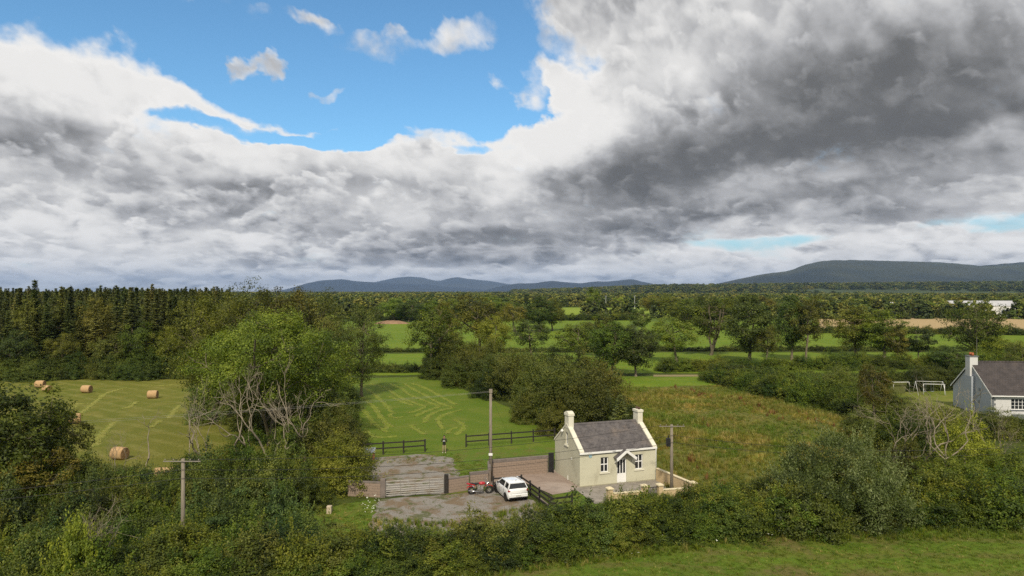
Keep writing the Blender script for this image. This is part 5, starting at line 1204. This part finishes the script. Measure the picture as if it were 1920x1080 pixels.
# ------------------------------------------------------------------ hay bales
HAYB = surf('bale_straw', (.50, .33, .17), (.38, .245, .12), 4, .95, 7, .8, 14, stretch=(1, 4, 4), c3=(.56, .40, .22))
HAYE = surf('bale_end', (.36, .23, .12), (.28, .175, .09), 5, .95, 7, .8, 10)
def bale(px, by, rz, label, s=1.0):
    p = G(px, by); o = empty('hay_bale', p, rz, label, 'hay bale', 'round hay bales in the left field'); g = np.random.default_rng(px)
    m = MB(); n = 28; R_ = .62*s; Lh = .62*s; rings = []
    prof = [(-Lh, R_*.93), (-Lh*.9, R_), (-Lh*.5, R_*1.01), (0, R_*1.02), (Lh*.5, R_*1.01), (Lh*.9, R_), (Lh, R_*.93)]
    for x_, r_ in prof:
        rings.append([m.b.verts.new((x_+g.normal()*.008, math.cos(2*math.pi*k/n)*(r_+g.normal()*.012), R_*.97+math.sin(2*math.pi*k/n)*(r_+g.normal()*.012)*(.97))) for k in range(n)])
    for A_, B_ in zip(rings, rings[1:]):
        for k in range(n): m.b.faces.new((A_[k], A_[(k+1) % n], B_[(k+1) % n], B_[k])).smooth = True
    m.build('straw_roll', HAYB, o)
    for sg in (-1, 1):
        e = MB()
        for q in range(5): e.torus((sg*Lh*1.0, 0, R_*.97), R_*(.86-.18*q), R_*.085, (1, 0, 0), 24, 5)
        e.build('rolled_end', HAYE, o)
    return o
bale(76, 727, .1, 'hay bale farthest left, near the foot of the plantation'); bale(163, 736.5, -.05, 'hay bale standing alone in the open, second from the left along the far row')
bale(287, 747, .15, 'hay bale rightmost in the far row, on the open mown slope'); bale(140, 794, .5, 'hay bale turned half end-on behind the ragged tree at the left', 1.0)
bale(225, 861, -.25, 'hay bale half hidden by bare twigs left of the thin dead tree', .98); bale(309, 906, .2, 'nearest hay bale, almost buried in the scrub left of the near pole', 1.1)
bale(89, 735, -.4, 'hay bale peeping over foliage just below the farthest left one', .9)

# ------------------------------------------------------------------ grey house at the right
gh = empty('grey_house', (X_at(1858, 88), 88, 0), -.10, 'grey rendered house with brown tiled roof and gable chimney at the right edge', 'house')
GW, GD, GE, GR_ = 13.0, 9.1, 2.85, 6.35; sl2 = (GR_-GE)/(GD/2); g1x, g2x, gz1, gz2 = 2.35, 5.1, 1.02, 2.42
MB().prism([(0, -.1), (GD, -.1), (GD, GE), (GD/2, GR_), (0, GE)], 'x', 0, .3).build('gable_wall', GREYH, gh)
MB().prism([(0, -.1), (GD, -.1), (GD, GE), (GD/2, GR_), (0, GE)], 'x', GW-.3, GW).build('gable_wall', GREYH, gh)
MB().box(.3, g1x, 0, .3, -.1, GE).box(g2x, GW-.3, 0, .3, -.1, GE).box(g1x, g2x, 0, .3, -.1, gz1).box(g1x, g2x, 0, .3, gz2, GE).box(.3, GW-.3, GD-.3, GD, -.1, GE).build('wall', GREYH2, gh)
rb = MB()
rb.hexa([(-.15, -.35, GE-.12), (GW+.15, -.35, GE-.12), (GW+.15, GD/2, GR_+.10), (-.15, GD/2, GR_+.10), (-.15, -.35, GE+.02), (GW+.15, -.35, GE+.02), (GW+.15, GD/2, GR_+.24), (-.15, GD/2, GR_+.24)])
rb.hexa([(-.15, GD/2, GR_+.10), (GW+.15, GD/2, GR_+.10), (GW+.15, GD+.35, GE-.12), (-.15, GD+.35, GE-.12), (-.15, GD/2, GR_+.24), (GW+.15, GD/2, GR_+.24), (GW+.15, GD+.35, GE+.02), (-.15, GD+.35, GE+.02)])
rf = rb.build('roof', TILE, gh)
tag(courses(-.15, GW+.15, lambda t: t*(GD/2+.35)-.35, lambda t: GE+.03+(GR_+.22-GE)*t, .33, 17, .025, 5).build('roof_tiles', TILE, rf), kind='stuff')
rt = MB()
for k in range(30): rt.tube([(-.15+k*.443, GD/2, GR_+.25), (-.15+(k+1)*.443-.02, GD/2, GR_+.25)], [.13, .145], 8)
tag(rt.build('ridge_tiles', TILE, rf), kind='stuff')
MB().box(-.15, GW+.15, -.49, -.36, GE-.16, GE-.02).build('gutter', WHITE, gh); MB().box(-.152, GW+.15, -.352, .0-.002, GE-.17, GE-.122).build('soffit', WHITE, gh)
MB().tube([(-.05, -.42, GE-.1), (-.05, -.08, GE-.4), (-.05, -.08, 0)], .05, 8).build('downpipe', WHITE, gh)
bq = MB()
for sg in (0, 1):
    Yv = lambda y: y if sg == 0 else GD-y
    bq.hexa([(-.19, Yv(-.38), GE-.2), (-.155, Yv(-.38), GE-.2), (-.155, Yv(GD/2), GR_+.02), (-.19, Yv(GD/2), GR_+.02), (-.19, Yv(-.38), GE-.0), (-.155, Yv(-.38), GE-.0), (-.155, Yv(GD/2), GR_+.22), (-.19, Yv(GD/2), GR_+.22)])
bq.build('barge_board', WHITE, gh)
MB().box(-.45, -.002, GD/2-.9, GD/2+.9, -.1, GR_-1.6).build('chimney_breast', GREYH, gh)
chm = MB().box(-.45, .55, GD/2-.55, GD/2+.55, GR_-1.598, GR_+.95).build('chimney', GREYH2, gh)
MB().box(-.53, .63, GD/2-.63, GD/2+.63, GR_+.95, GR_+1.07).build('chimney_cap', QUOIN, chm)
for yy in (-.25, .25): MB().tube([(.05, GD/2+yy, GR_+1.07), (.05, GD/2+yy, GR_+1.48)], [.17, .15], 10).build('chimney_pot', TERRA, chm)
MB().tube([(.5, GD/2-.4, GR_+.9), (.5, GD/2-.4, GR_+3.6)], .02, 5).build('aerial', STEEL, chm)
q1 = MB().box(-.02, .52, -.025, .0-.003, 0, .27).mesh('quoin', QUOIN); q2 = MB().box(-.02, .34, -.025, .0-.003, 0, .27).mesh('quoin', QUOIN)
for k in range(9): link('quoin', q1 if k % 2 else q2, gh, loc=(0, 0, .05+k*.295))
f = MB(); f.box(g1x, g2x, .08, .14, gz1, gz1+.08); f.box(g1x, g2x, .08, .14, gz2-.08, gz2)
nb = 6
for k in range(nb+1): xk = g1x+(g2x-g1x-.06)*k/nb; f.box(xk, xk+.06, .078, .14, gz1+.08, gz2-.08)
for zz in (.36, .68): f.box(g1x+.06, g2x-.06, .082, .138, gz1+(gz2-gz1)*zz-.015, gz1+(gz2-gz1)*zz+.015)
gw = f.build('window', UPVC, gh); MB().box(g1x+.05, g2x-.05, .10, .12, gz1+.07, gz2-.07).build('pane', GLASS, gw); MB().box(g1x-.12, g2x+.12, -.08, .07, gz1-.14, gz1-.003).build('sill', QUOIN, gw)
MB().box(g2x-.9, g2x-.25, .16, .2, gz1+.08, gz2-.1).build('curtain', surf('pale_curtain', (.6, .58, .55), (.5, .48, .45), 9), gw)
for zz, yy in ((3.0, 2.4), (1.35, 2.6)): MB().box(-.05, -.002, yy, yy+.35, zz, zz+.35).build('wall_vent', GREYP, gh)
bw = MB().prism([(2.2, 0), (5.4, 0), (5.1, .45), (2.5, .45)], 'y', -.9, -.003).build('bay_roof', QUOIN, gh); bw.location = (0, 0, .0)

# garden things
o = empty('football_goal', (X_at(1690, 107), 107, 0), .05, 'garden football goal with curved white posts and dull green net', 'goal')
for sg in (-1, 1): MB().tube([(sg*1.25, 0, 0), (sg*1.3, 0, 1.3), (sg*1.2, 0, 1.95), (sg*1.15, .5, 2.0), (sg*1.25, 1.2, 0)], .03, 8).build('post', WHITE, o)
MB().tube([(-1.2, 0, 1.97), (1.2, 0, 1.97)], .04, 8).build('crossbar', WHITE, o)
nt_ = MB()
for k in range(13): x_ = -1.2+k*.2; nt_.tube([(x_, .05, 1.95), (x_, .5, 1.95), (x_, 1.2, .05)], .02, 4)
for k in range(12): t_ = k/11; nt_.tube([(-1.2, .5+.7*t_, 1.95-1.9*t_), (1.2, .5+.7*t_, 1.95-1.9*t_)], .02, 4)
nt_.hexa([(-1.2, .52, 1.93), (1.2, .52, 1.93), (1.2, 1.22, .03), (-1.2, 1.22, .03), (-1.2, .53, 1.94), (1.2, .53, 1.94), (1.2, 1.23, .04), (-1.2, 1.23, .04)]); nt_.build('net', NET, o)
o = empty('swing_frame', (X_at(1743, 107), 107, 0), .0, 'white tubular swing frame on the lawn in front of the dark hedge', 'swing')
MB().tube([(-2.1, .2, 2.1), (2.1, .2, 2.0)], .035, 8).build('top_bar', GREYH2, o)
for x_ in (-2.1, 2.1):
    for y_ in (-.6, 1.0): MB().tube([(x_, .2, 2.07), (x_+(.1 if x_ < 0 else -.1)*0, y_, 0)], .032, 8).build('leg', GREYH2, o)
MB().tube([(-1.2, -.4, 1.75), (1.9, -.6, 1.7)], .04, 8).tube([(-1.2, -.4, 1.75), (-1.2, -.4, 0)], .04, 8).tube([(1.9, -.6, 1.7), (1.9, -.6, 0)], .04, 8).build('front_hoop', WHITE, o)
for x_ in (-.9, .3):
    MB().tube([(x_, .2, 2.05), (x_, .2, .55)], .015, 4).tube([(x_+.4, .2, 2.05), (x_+.4, .2, .55)], .015, 4).box(x_-.02, x_+.42, .05, .35, .5, .54).build('swing_seat', GREYP, o)
o = empty('toy_car', G(1687, 756), .4, 'small orange ride-on toy lying on the lawn', 'toy'); MB().box(-.3, .3, -.18, .18, .12, .4).ball((0, 0, .45), .2, 1.2, .8, .8).build('shell', surf('orange_plastic', (.55, .16, .05), (.5, .13, .04), 3, .4), o, .0)
for x_ in (-.2, .2):
    for y_ in (-.2, .2): MB().torus((x_, y_, .11), .075, .035, (0, 1, 0), 12, 5).build('wheel', RUBBER, o)

# ------------------------------------------------------------------ distant buildings
def shed(name, label, c, rz, L, W, h, hr, wallm, roofm, cat, extra=None):
    o = empty(name, c, rz, label, cat)
    MB().box(-L/2, L/2, -W/2, W/2, -.2, h).prism([(-W/2, h), (W/2, h), (0, hr-.05)], 'x', -L/2, L/2).build('wall', wallm, o)
    r = MB()
    for sg in (-1, 1): r.hexa([(-L/2-.3, 0, hr-.02), (L/2+.3, 0, hr-.02), (L/2+.3, sg*(W/2+.3), h-.02), (-L/2-.3, sg*(W/2+.3), h-.02), (-L/2-.3, 0, hr+.12), (L/2+.3, 0, hr+.12), (L/2+.3, sg*(W/2+.3), h+.12), (-L/2-.3, sg*(W/2+.3), h+.12)])
    r.build('roof', roofm, o)
    if extra: extra(o)
    return o
PALE = surf('pale_metal_sheet', (.50, .50, .51), (.42, .42, .44), .2, .6)
def wh(o):
    for x_ in (-5, -2, 2.5, 5.2): MB().box(x_-.6, x_+.6, -4.07, -4.003, 1, 2.3).build('window', GLASS, o)
    MB().box(-.5, .5, -4.08, -4.004, 0, 2.1).build('door', GREYP, o); MB().box(4.6, 6.0, -.8, .8, 3.5, 7.8).build('chimney', WHITE, o)
shed('white_house', 'small distant white house with chimney among the woods, right of the middle', (X_at(1284, 470), 470, 0), .15, 15, 8, 3.3, 6.2, WHITE, surf('dark_far_roof', (.09, .09, .10), (.12, .12, .13), 1), 'house', wh)
def sh(o):
    for k in range(9): MB().box(-20+k*5, -19.85+k*5, -11.1, -11.003, 0, 6.9).build('cladding_rib', GREYP, o)
    MB().box(8, 13, -11.09, -11.004, 0, 4.6).build('roller_door', GREYP, o)
shed('industrial_shed', 'large white industrial shed among trees at the right edge of the view', (X_at(1832, 432), 432, 0), -.12, 40, 22, 7.0, 10.0, WHITE, PALE, 'warehouse', sh)
shed('farm_building', 'small pale farm shed in the far woods, above the pair of field trees', (X_at(1612, 560), 560, 0), .2, 12, 8, 7.0, 9.0, WHITE, PALE, 'shed')
shed('farm_building', 'grey farm shed in the far woods, left of the large white shed', (X_at(1684, 500), 500, 0), -.3, 10, 8, 5.5, 8.0, GREYH, PALE, 'shed')
for px, lb in ((1136, 'left of two thin pale masts in front of the distant wood'), (1190, 'right of two thin pale masts in front of the distant wood')):
    o = empty('light_mast', (X_at(px, 560), 560, 0), 0, lb, 'mast'); MB().tube([(0, 0, 0), (0, 0, 12)], [.16, .10], 6).build('shaft', GREYH2, o); MB().box(-.8, .8, -.2, .2, 11.8, 12.3).build('lamp_head', GREYP, o)

# ------------------------------------------------------------------ the white car
def car():
    rz = math.atan2(.94, -.33)-math.pi/2
    o = empty('parked_car', (.48, 52.55, .03), rz, 'small white five-door hatchback parked nose towards the wall, seen from behind', 'car')
    ys = [0, .10, .45, 1.0, 1.8, 2.55, 3.05, 3.45, 3.66]; hw = [.70, .78, .83, .84, .84, .83, .80, .73, .58]
    zt_ = [.98, 1.0, 1.0, .98, .95, .96, .88, .76, .62]; zb = [.32, .26, .22, .19, .18, .18, .19, .21, .26]
    lv = [(0, .93), (.25, 1.0), (.55, 1.01), (.8, .985), (1.0, .93)]
    m = MB(); rows = []
    for y, w_, zt1, zb1 in zip(ys, hw, zt_, zb):
        side_ = [(w_*f_, y, zb1+(zt1-zb1)*t_) for t_, f_ in lv]
        top = [(w_*.55, y, zt1+.03), (0, y, zt1+.045)]
        L_ = side_+top; rows.append([m.b.verts.new(p) for p in L_+[(-p[0], p[1], p[2]) for p in L_[-2::-1]]])
    for A_, B_ in zip(rows, rows[1:]):
        for k in range(len(A_)-1): m.b.faces.new((A_[k], A_[k+1], B_[k+1], B_[k])).smooth = True
    for rw in (rows[0], rows[-1]):
        n = len(rw)
        for k in range(n//2): m.b.faces.new((rw[k], rw[k+1], rw[n-2-k], rw[n-1-k]) if k+1 != n-2-k else (rw[k], rw[k+1], rw[n-1-k])).smooth = True
    for rw in ():
        pass
    # bumper bulge and roof
    def panel(pts): f_ = m.b.faces.new([m.b.verts.new(p) for p in pts]); f_.smooth = False
    body = m.build('body', CARW, o)
    r = MB(); cab = [(.30, .50, 1.38, 1.02), (.42, .57, 1.43, 1.02), (.75, .61, 1.47, 1.0), (1.45, .62, 1.48, .98), (1.85, .60, 1.455, .97), (2.04, .56, 1.41, .97)]
    rr = []
    for y, w_, zr, _ in cab: rr.append([r.b.verts.new(p) for p in ((w_, y, zr-.09), (w_*.93, y, zr-.03), (w_*.5, y, zr), (0, y, zr+.01), (-w_*.5, y, zr), (-w_*.93, y, zr-.03), (-w_, y, zr-.09))])
    for A_, B_ in zip(rr, rr[1:]):
        for k in range(6): r.b.faces.new((A_[k], A_[k+1], B_[k+1], B_[k])).smooth = True
    # solid cabin underneath the glass: pillars
    def pil(a, b, wd, side_):
        r.beam(a, b, wd, .05, up=(side_, 0, .2))
    for sg in (-1, 1):
        pil((sg*.585, .32, 1.40), (sg*.765, .14, .98), .20, sg); pil((sg*.635, 1.02, 1.42), (sg*.80, .98, .98), .07, sg)
        pil((sg*.60, 1.98, 1.38), (sg*.76, 2.62, .96), .07, sg); pil((sg*.615, .30, 1.38), (sg*.615, 2.0, 1.38), .07, 0.001)
    r.beam((-.54, .27, 1.395), (.54, .27, 1.395), .12, .045)
    r.hexa([Vector(p) for p in ((-.74, .10, .96), (.74, .10, .96), (.74, .2, .96), (-.74, .2, .96), (-.68, .072, 1.028), (.68, .072, 1.028), (.68, .2, 1.028), (-.68, .2, 1.028))])   # spoiler lip
    r.build('roof', CARW, o)
    def glass(nm, pts):
        g_ = MB(); g_.hexa(pts); return g_.build(nm, CARG, o)
    glass('rear_window', [Vector(p) for p in ((-.52, .27, 1.375), (.52, .27, 1.375), (.68, .06, 1.03), (-.68, .06, 1.03), (-.52, .40, 1.36), (.52, .40, 1.36), (.66, .2, 1.0), (-.66, .2, 1.0))])
    glass('windscreen', [Vector(p) for p in ((-.58, 2.0, 1.40), (.58, 2.0, 1.40), (.72, 2.66, .97), (-.72, 2.66, .97), (-.56, 1.9, 1.38), (.56, 1.9, 1.38), (.7, 2.5, .94), (-.7, 2.5, .94))])
    for sg in (-1, 1):
        for ya, yb, nm in ((.34, .99, 'side_window'), (1.05, 1.96, 'side_window')):
            yb2 = yb+(.48 if yb > 1.5 else 0); ya2 = ya-(.06 if ya < .5 else 0)
            glass(nm, [Vector(p) for p in ((sg*.775, ya2, 1.0), (sg*.775, yb2, .98), (sg*.608, yb, 1.39), (sg*.618, ya, 1.385), (sg*.74, ya2, 1.0), (sg*.74, yb2, .98), (sg*.57, yb, 1.39), (sg*.58, ya, 1.385))])
        # lamps, mirror
        MB().ball((sg*.67, .10, .86), .15, .95, .75, .62, 12).build('tail_lamp', TAILR, o)
        MB().ball((sg*.64, .02, .47), .07, 1.2, .4, .7, 8).build('reflector', TAILR, o)
        MB().ball((sg*.62, 3.42, .66), .12, .9, 1.1, .6, 10).build('headlamp', CHROME, o)
        MB().ball((sg*.88, 2.3, 1.02), .10, .9, .6, .7, 8).build('wing_mirror', BLACKM, o)
        for y_ in (.62, 3.02):
            wl = empty('wheel', (sg*.745, y_, .30)); wl.parent = o; MB().torus((0, 0, 0), .225, .085, (1, 0, 0), 24, 8).build('tyre', RUBBER, wl)
            k_ = MB(); k_.tube([(-.02*sg, 0, 0), (.045*sg, 0, 0)], .185, 20)
            for s5 in range(5): a_ = s5*2*math.pi/5; k_.beam((.055*sg, 0, 0), (.055*sg, .17*math.cos(a_), .17*math.sin(a_)), .05, .03, up=(1, 0, 0))
            k_.build('rim', CHROME, wl)
            ar = MB(); ar.tube([(sg*.76, y_, .33), (sg*.85, y_, .33)], .345, 24); ar.build('wheel_arch', BLACKM, o)
    MB().box(-.72, .72, -.035, .02, .30, .37).build('lower_bumper', BLACKM, o, .01)
    MB().box(-.76, .76, -.045, .05, .38, .62).build('bumper', CARW, o, .03)
    MB().box(-.25, .25, -.055, -.047, .44, .55).build('number_plate', surf('pale_plate', (.72, .72, .68), (.68, .68, .64), 2, .5), o)
    pl_ = MB()
    for k, wdt in enumerate((.03, .03, .04, .03, .045, .03, .03, .035)): pl_.box(-.2+k*.052, -.2+k*.052+wdt*.7, -.059, -.0562, .465, .53)
    pl_.build('plate_characters', BLACKM, o)
    MB().box(-.12, .12, .015, .03, .70, .74).build('badge', CHROME, o)
    MB().tube([(0, .62, 1.48), (0, .48, 1.62)], .012, 5).build('aerial', BLACKM, o)
    for sg in (-1, 1):
        for y_ in (1.02, 2.08): MB().box(sg*.852-.006, sg*.852+.006, y_-.007, y_+.007, .28, .93).build('door_seam', BLACKM, o)
        for y_ in (1.15, 1.95): MB().box(sg*.86-.012, sg*.86+.012, y_, y_+.14, .80, .825).build('door_handle', CARW, o)
    MB().box(-.66, .66, -.004, .004, .655, .667).build('tailgate_seam', BLACKM, o)
    MB().beam((-.02, .19, 1.12), (.34, .155, 1.05), .02, .02).build('wiper', BLACKM, o)
car()

# ------------------------------------------------------------------ the motorcycle
def bike():
    o = empty('motorcycle', (-3.17, 54.55, .03), R(12), 'red motorcycle on its side stand in front of the block wall, facing right', 'motorcycle')
    lean = empty('machine', (0, 0, 0)); bpy.data.objects.remove(lean)
    for x_, nm, r_ in ((0, 'rear_wheel', .30), (1.38, 'front_wheel', .31)):
        wl = empty('wheel', (x_, 0, .31)); wl.parent = o; wl.rotation_euler = (0, 0, .12 if x_ else 0)
        MB().torus((0, 0, 0), .25, .065, (0, 1, 0), 28, 8).build('tyre', RUBBER, wl)
        k_ = MB(); k_.torus((0, 0, 0), .195, .022, (0, 1, 0), 24, 6); k_.tube([(0, -.07, 0), (0, .07, 0)], .05, 10)
        for s_ in range(6): a_ = s_*math.pi/3; k_.beam((.04*math.cos(a_), 0, .04*math.sin(a_)), (.19*math.cos(a_), 0, .19*math.sin(a_)), .03, .035, up=(0, 1, 0))
        k_.build('rim', CHROME, wl)
        MB().tube([(0, -.075, 0), (0, -.085, 0)], .12, 18).build('brake_disc', STEEL, wl)
    f_ = MB()
    for sg in (-.09, .09): f_.tube([(0, sg, .31), (.55, sg, .42)], .028, 8).tube([(.42, sg, .40), (.35, sg, .74), (-.15, sg, .80)], .02, 8).tube([(.55, sg, .40), (1.0, sg, .42), (1.12, sg*.4, .86)], .02, 8)
    f_.tube([(.35, 0, .76), (1.12, 0, .88)], .03, 8).build('frame', BLACKM, o)
    MB().box(.45, .92, -.15, .15, .30, .50).box(.50, .66, -.12, .12, .50, .68).box(.72, .90, -.12, .12, .48, .64).build('engine', STEEL, o, .02)
    cs = MB()
    for sg in (-1, 1): cs.tube([(.62, sg*.15, .38), (.62, sg*.21, .38)], .11, 14).tube([(.84, sg*.15, .36), (.84, sg*.19, .36)], .07, 12)
    cs.build('engine_cover', CHROME, o)
    t_ = MB(); t_.ball((.82, 0, .84), .2, 1.45, .80, .68, 18); t_.build('fuel_tank', REDP, o)
    MB().box(.08, .58, -.13, .13, .79, .87).box(-.12, .14, -.11, .11, .84, .91).build('seat', BLACKM, o, .03)
    MB().hexa([(-.38, -.09, .84), (.30, -.12, .66), (.30, .12, .66), (-.38, .09, .84), (-.36, -.08, .93), (.20, -.13, .80), (.20, .13, .80), (-.36, .08, .93)]).build('tail_fairing', REDP, o, .01)
    MB().box(-.42, -.36, -.07, .07, .85, .92).build('tail_lamp', TAILR, o)
    MB().prism([(-.30, .60), (.05, .64), (.05, .68), (-.30, .66), (-.40, .50), (-.36, .48)], 'y', -.08, .08).build('rear_mudguard', REDP, o)
    for sg in (-.1, .1): MB().tube([(1.38, sg, .31), (1.17, sg, .92)], .027, 8).build('fork', CHROME, o)
    MB().prism([(1.10, .60), (1.22, .66), (1.45, .665), (1.66, .56), (1.68, .60), (1.46, .70), (1.20, .695), (1.07, .63)], 'y', -.075, .075).build('front_mudguard', REDP, o)
    MB().ball((1.32, 0, .86), .11, .8, 1, 1, 12).build('headlamp', CHROME, o)
    MB().tube([(1.0, -.36, .99), (1.10, -.2, 1.04), (1.14, 0, .98), (1.10, .2, 1.04), (1.0, .36, .99)], .016, 8).build('handlebar', CHROME, o)
    for sg in (-1, 1):
        MB().tube([(1.09, sg*.22, 1.04), (1.12, sg*.28, 1.2)], .008, 5).ball((1.12, sg*.29, 1.22), .065, .5, 1, .7, 8).build('mirror', CHROME, o)
        MB().tube([(.66, sg*.15, .52), (.95, sg*.16, .40), (.85, sg*.17, .24), (.3, sg*.18, .26), (-.28, sg*.19, .36)], [.025, .025, .03, .045, .05], 10).build('exhaust', CHROME, o)
    MB().beam((.45, -.1, .30), (.38, -.32, .0), .025, .025).build('side_stand', BLACKM, o)
    MB().tube([(.22, -.16, .42), (.05, -.14, .76)], .035, 8).tube([(.22, .16, .42), (.05, .14, .76)], .035, 8).build('shock_absorber', CHROME, o)
bike()

# ------------------------------------------------------------------ the person
def person():
    o = empty('person', (X_at(833, 68.6), 68.6, 0), 0, 'person in dark hooded top and pale trousers standing alone at the back of the yard', 'person')
    SK = surf('skin', (.42, .26, .19), (.38, .23, .17), 4, .6); TOP = surf('dark_hooded_top', (.020, .022, .018), (.032, .034, .028), 6, .9, bump=.2); TRO = surf('pale_trousers', (.40, .31, .20), (.33, .255, .165), 5, .9)
    SHO = surf('pale_shoes', (.55, .53, .48), (.4, .38, .34), 5, .7); RED = surf('dark_red_cloth', (.20, .03, .02), (.15, .025, .018), 5, .9)
    J = {'pel': ((0, 0, .92), .135), 'wai': ((0, 0, 1.06), .125), 'che': ((0, .01, 1.28), .155), 'nec0': ((0, .01, 1.43), .09), 'nec': ((0, 0, 1.49), .06)}
    edges = [('pel', 'wai'), ('wai', 'che'), ('che', 'nec0'), ('nec0', 'nec'), ('nec', 'hd0'), ('hd0', 'hd1'), ('hd1', 'hd2')]
    J['hd0'] = ((0, -.015, 1.555), .078); J['hd1'] = ((0, -.015, 1.63), .095); J['hd2'] = ((0, -.005, 1.70), .070)
    for s_, n in ((-1, 'l'), (1, 'r')):
        for k, p, r_ in (('hip', (s_*.09, 0, .86), .095), ('kne', (s_*.11, -.015, .48), .062), ('ank', (s_*.12, .01, .09), .042), ('toe', (s_*.14, -.15, .035), .040),
                         ('sho', (s_*.18, .01, 1.39), .070), ('elb', (s_*.26, .0, 1.12), .048), ('wri', (s_*.10, -.24, 1.20), .032), ('pal', (s_*.055, -.29, 1.225), .034)): J[k+n] = (p, r_)
        edges += [('pel', 'hip'+n), ('hip'+n, 'kne'+n), ('kne'+n, 'ank'+n), ('ank'+n, 'toe'+n), ('nec0', 'sho'+n), ('sho'+n, 'elb'+n), ('elb'+n, 'wri'+n), ('wri'+n, 'pal'+n)]
    ks = list(J); me = bpy.data.meshes.new('body'); me.from_pydata([J[k][0] for k in ks], [(ks.index(a), ks.index(b)) for a, b in edges], [])
    b = link('body', me, o); md = b.modifiers.new('skin', 'SKIN'); 
    if True:
        bm = bmesh.new(); bm.from_mesh(me); lay = bm.verts.layers.skin.verify()
        bm.verts.ensure_lookup_table()
        for i, k in enumerate(ks): bm.verts[i][lay].radius = (J[k][1], J[k][1]*(.8 if k in ('che', 'wai', 'pel') else 1)); bm.verts[i][lay].use_root = (k == 'pel')
        bm.to_mesh(me); bm.free()
    sub = b.modifiers.new('sub', 'SUBSURF'); sub.levels = sub.render_levels = 1
    dg = bpy.context.evaluated_depsgraph_get(); bpy.context.view_layer.update(); dg = bpy.context.evaluated_depsgraph_get()
    m2 = bpy.data.meshes.new_from_object(b.evaluated_get(dg)); b.modifiers.clear(); b.data = m2; m2.materials.clear()
    for m_ in (SK, TOP, TRO, SHO): m2.materials.append(m_)
    for p in m2.polygons:
        c = p.center; p.use_smooth = True
        hand = c.y < -.20 and 1.1 < c.z < 1.35
        p.material_index = 3 if c.z < .10 else 2 if c.z < .90 else 0 if (hand or c.z > 1.47) else 1
    # a hood-like head of dark hair with a face below it
    MB().ball((0, .015, 1.655), .105, .98, 1.02, 1.0, 14).build('hair', TOP, o).data.materials[0] = surf('dark_hair', (.03, .022, .016), (.02, .015, .012), 9)
    fc = MB(); fc.ball((0, -.065, 1.60), .072, .95, .75, 1.15, 12); fc.tube([(0, -.115, 1.62), (0, -.135, 1.59)], [.008, .014], 6); fc.build('face', SK, o)
    ey = MB()
    for s_ in (-1, 1): ey.ball((s_*.028, -.118, 1.625), .008)
    ey.build('eye', BLACKM, o)
    for s_ in (-1, 1):
        for k in range(4): MB().tube([(s_*(.055-.01*k), -.31, 1.245-.018*k), (s_*(.03-.008*k), -.345, 1.245-.018*k), (s_*(.012), -.335, 1.24-.018*k)], [.010, .009, .007], 6).build('finger', SK, o)
        MB().tube([(s_*.05, -.28, 1.255), (s_*.025, -.31, 1.275)], [.012, .009], 6).build('thumb', SK, o)
    # clothing worn over the body
    MB().tube([(0, .0, .84), (0, 0, .92), (0, 0, 1.06)], [.165, .165, .14], 14).build('top_hem', TOP, o)
    hk = MB(); hk.tube([(0, .06, 1.40), (0, .09, 1.47), (0, .07, 1.53)], [.10, .12, .09], 10); hk.build('hood', TOP, o)
    MB().box(-.07, .07, -.165, -.15, 1.2, 1.32).build('chest_print', SHO, o)
    c = empty('controller', (0, 0, 0)); bpy.data.objects.remove(c)
    t = tag(MB().box(-.09, .09, -.06, .06, 0, .035).build('remote_controller', GREYP, None, .006), 'small grey remote control held in both hands by the standing person', 'controller'); t.location = (X_at(833, 68.6), 68.26, 1.225)
    t.rotation_euler = (.5, 0, 0)
person()

# ------------------------------------------------------------------ the air
hm = bpy.data.materials.new('thin_air'); hm.use_nodes = True; nt = hm.node_tree; nt.nodes.clear()
pv = nt.nodes.new('ShaderNodeVolumePrincipled'); pv.inputs['Color'].default_value = (.36, .57, 1.0, 1); pv.inputs['Density'].default_value = 4.0e-5; pv.inputs['Anisotropy'].default_value = 0.1
oo = nt.nodes.new('ShaderNodeOutputMaterial'); nt.links.new(pv.outputs[0], oo.inputs['Volume'])
hz = MB().box(-19400, 19400, -19400, 19400, -3, 420).build('haze', hm); tag(hz, kind='stuff')
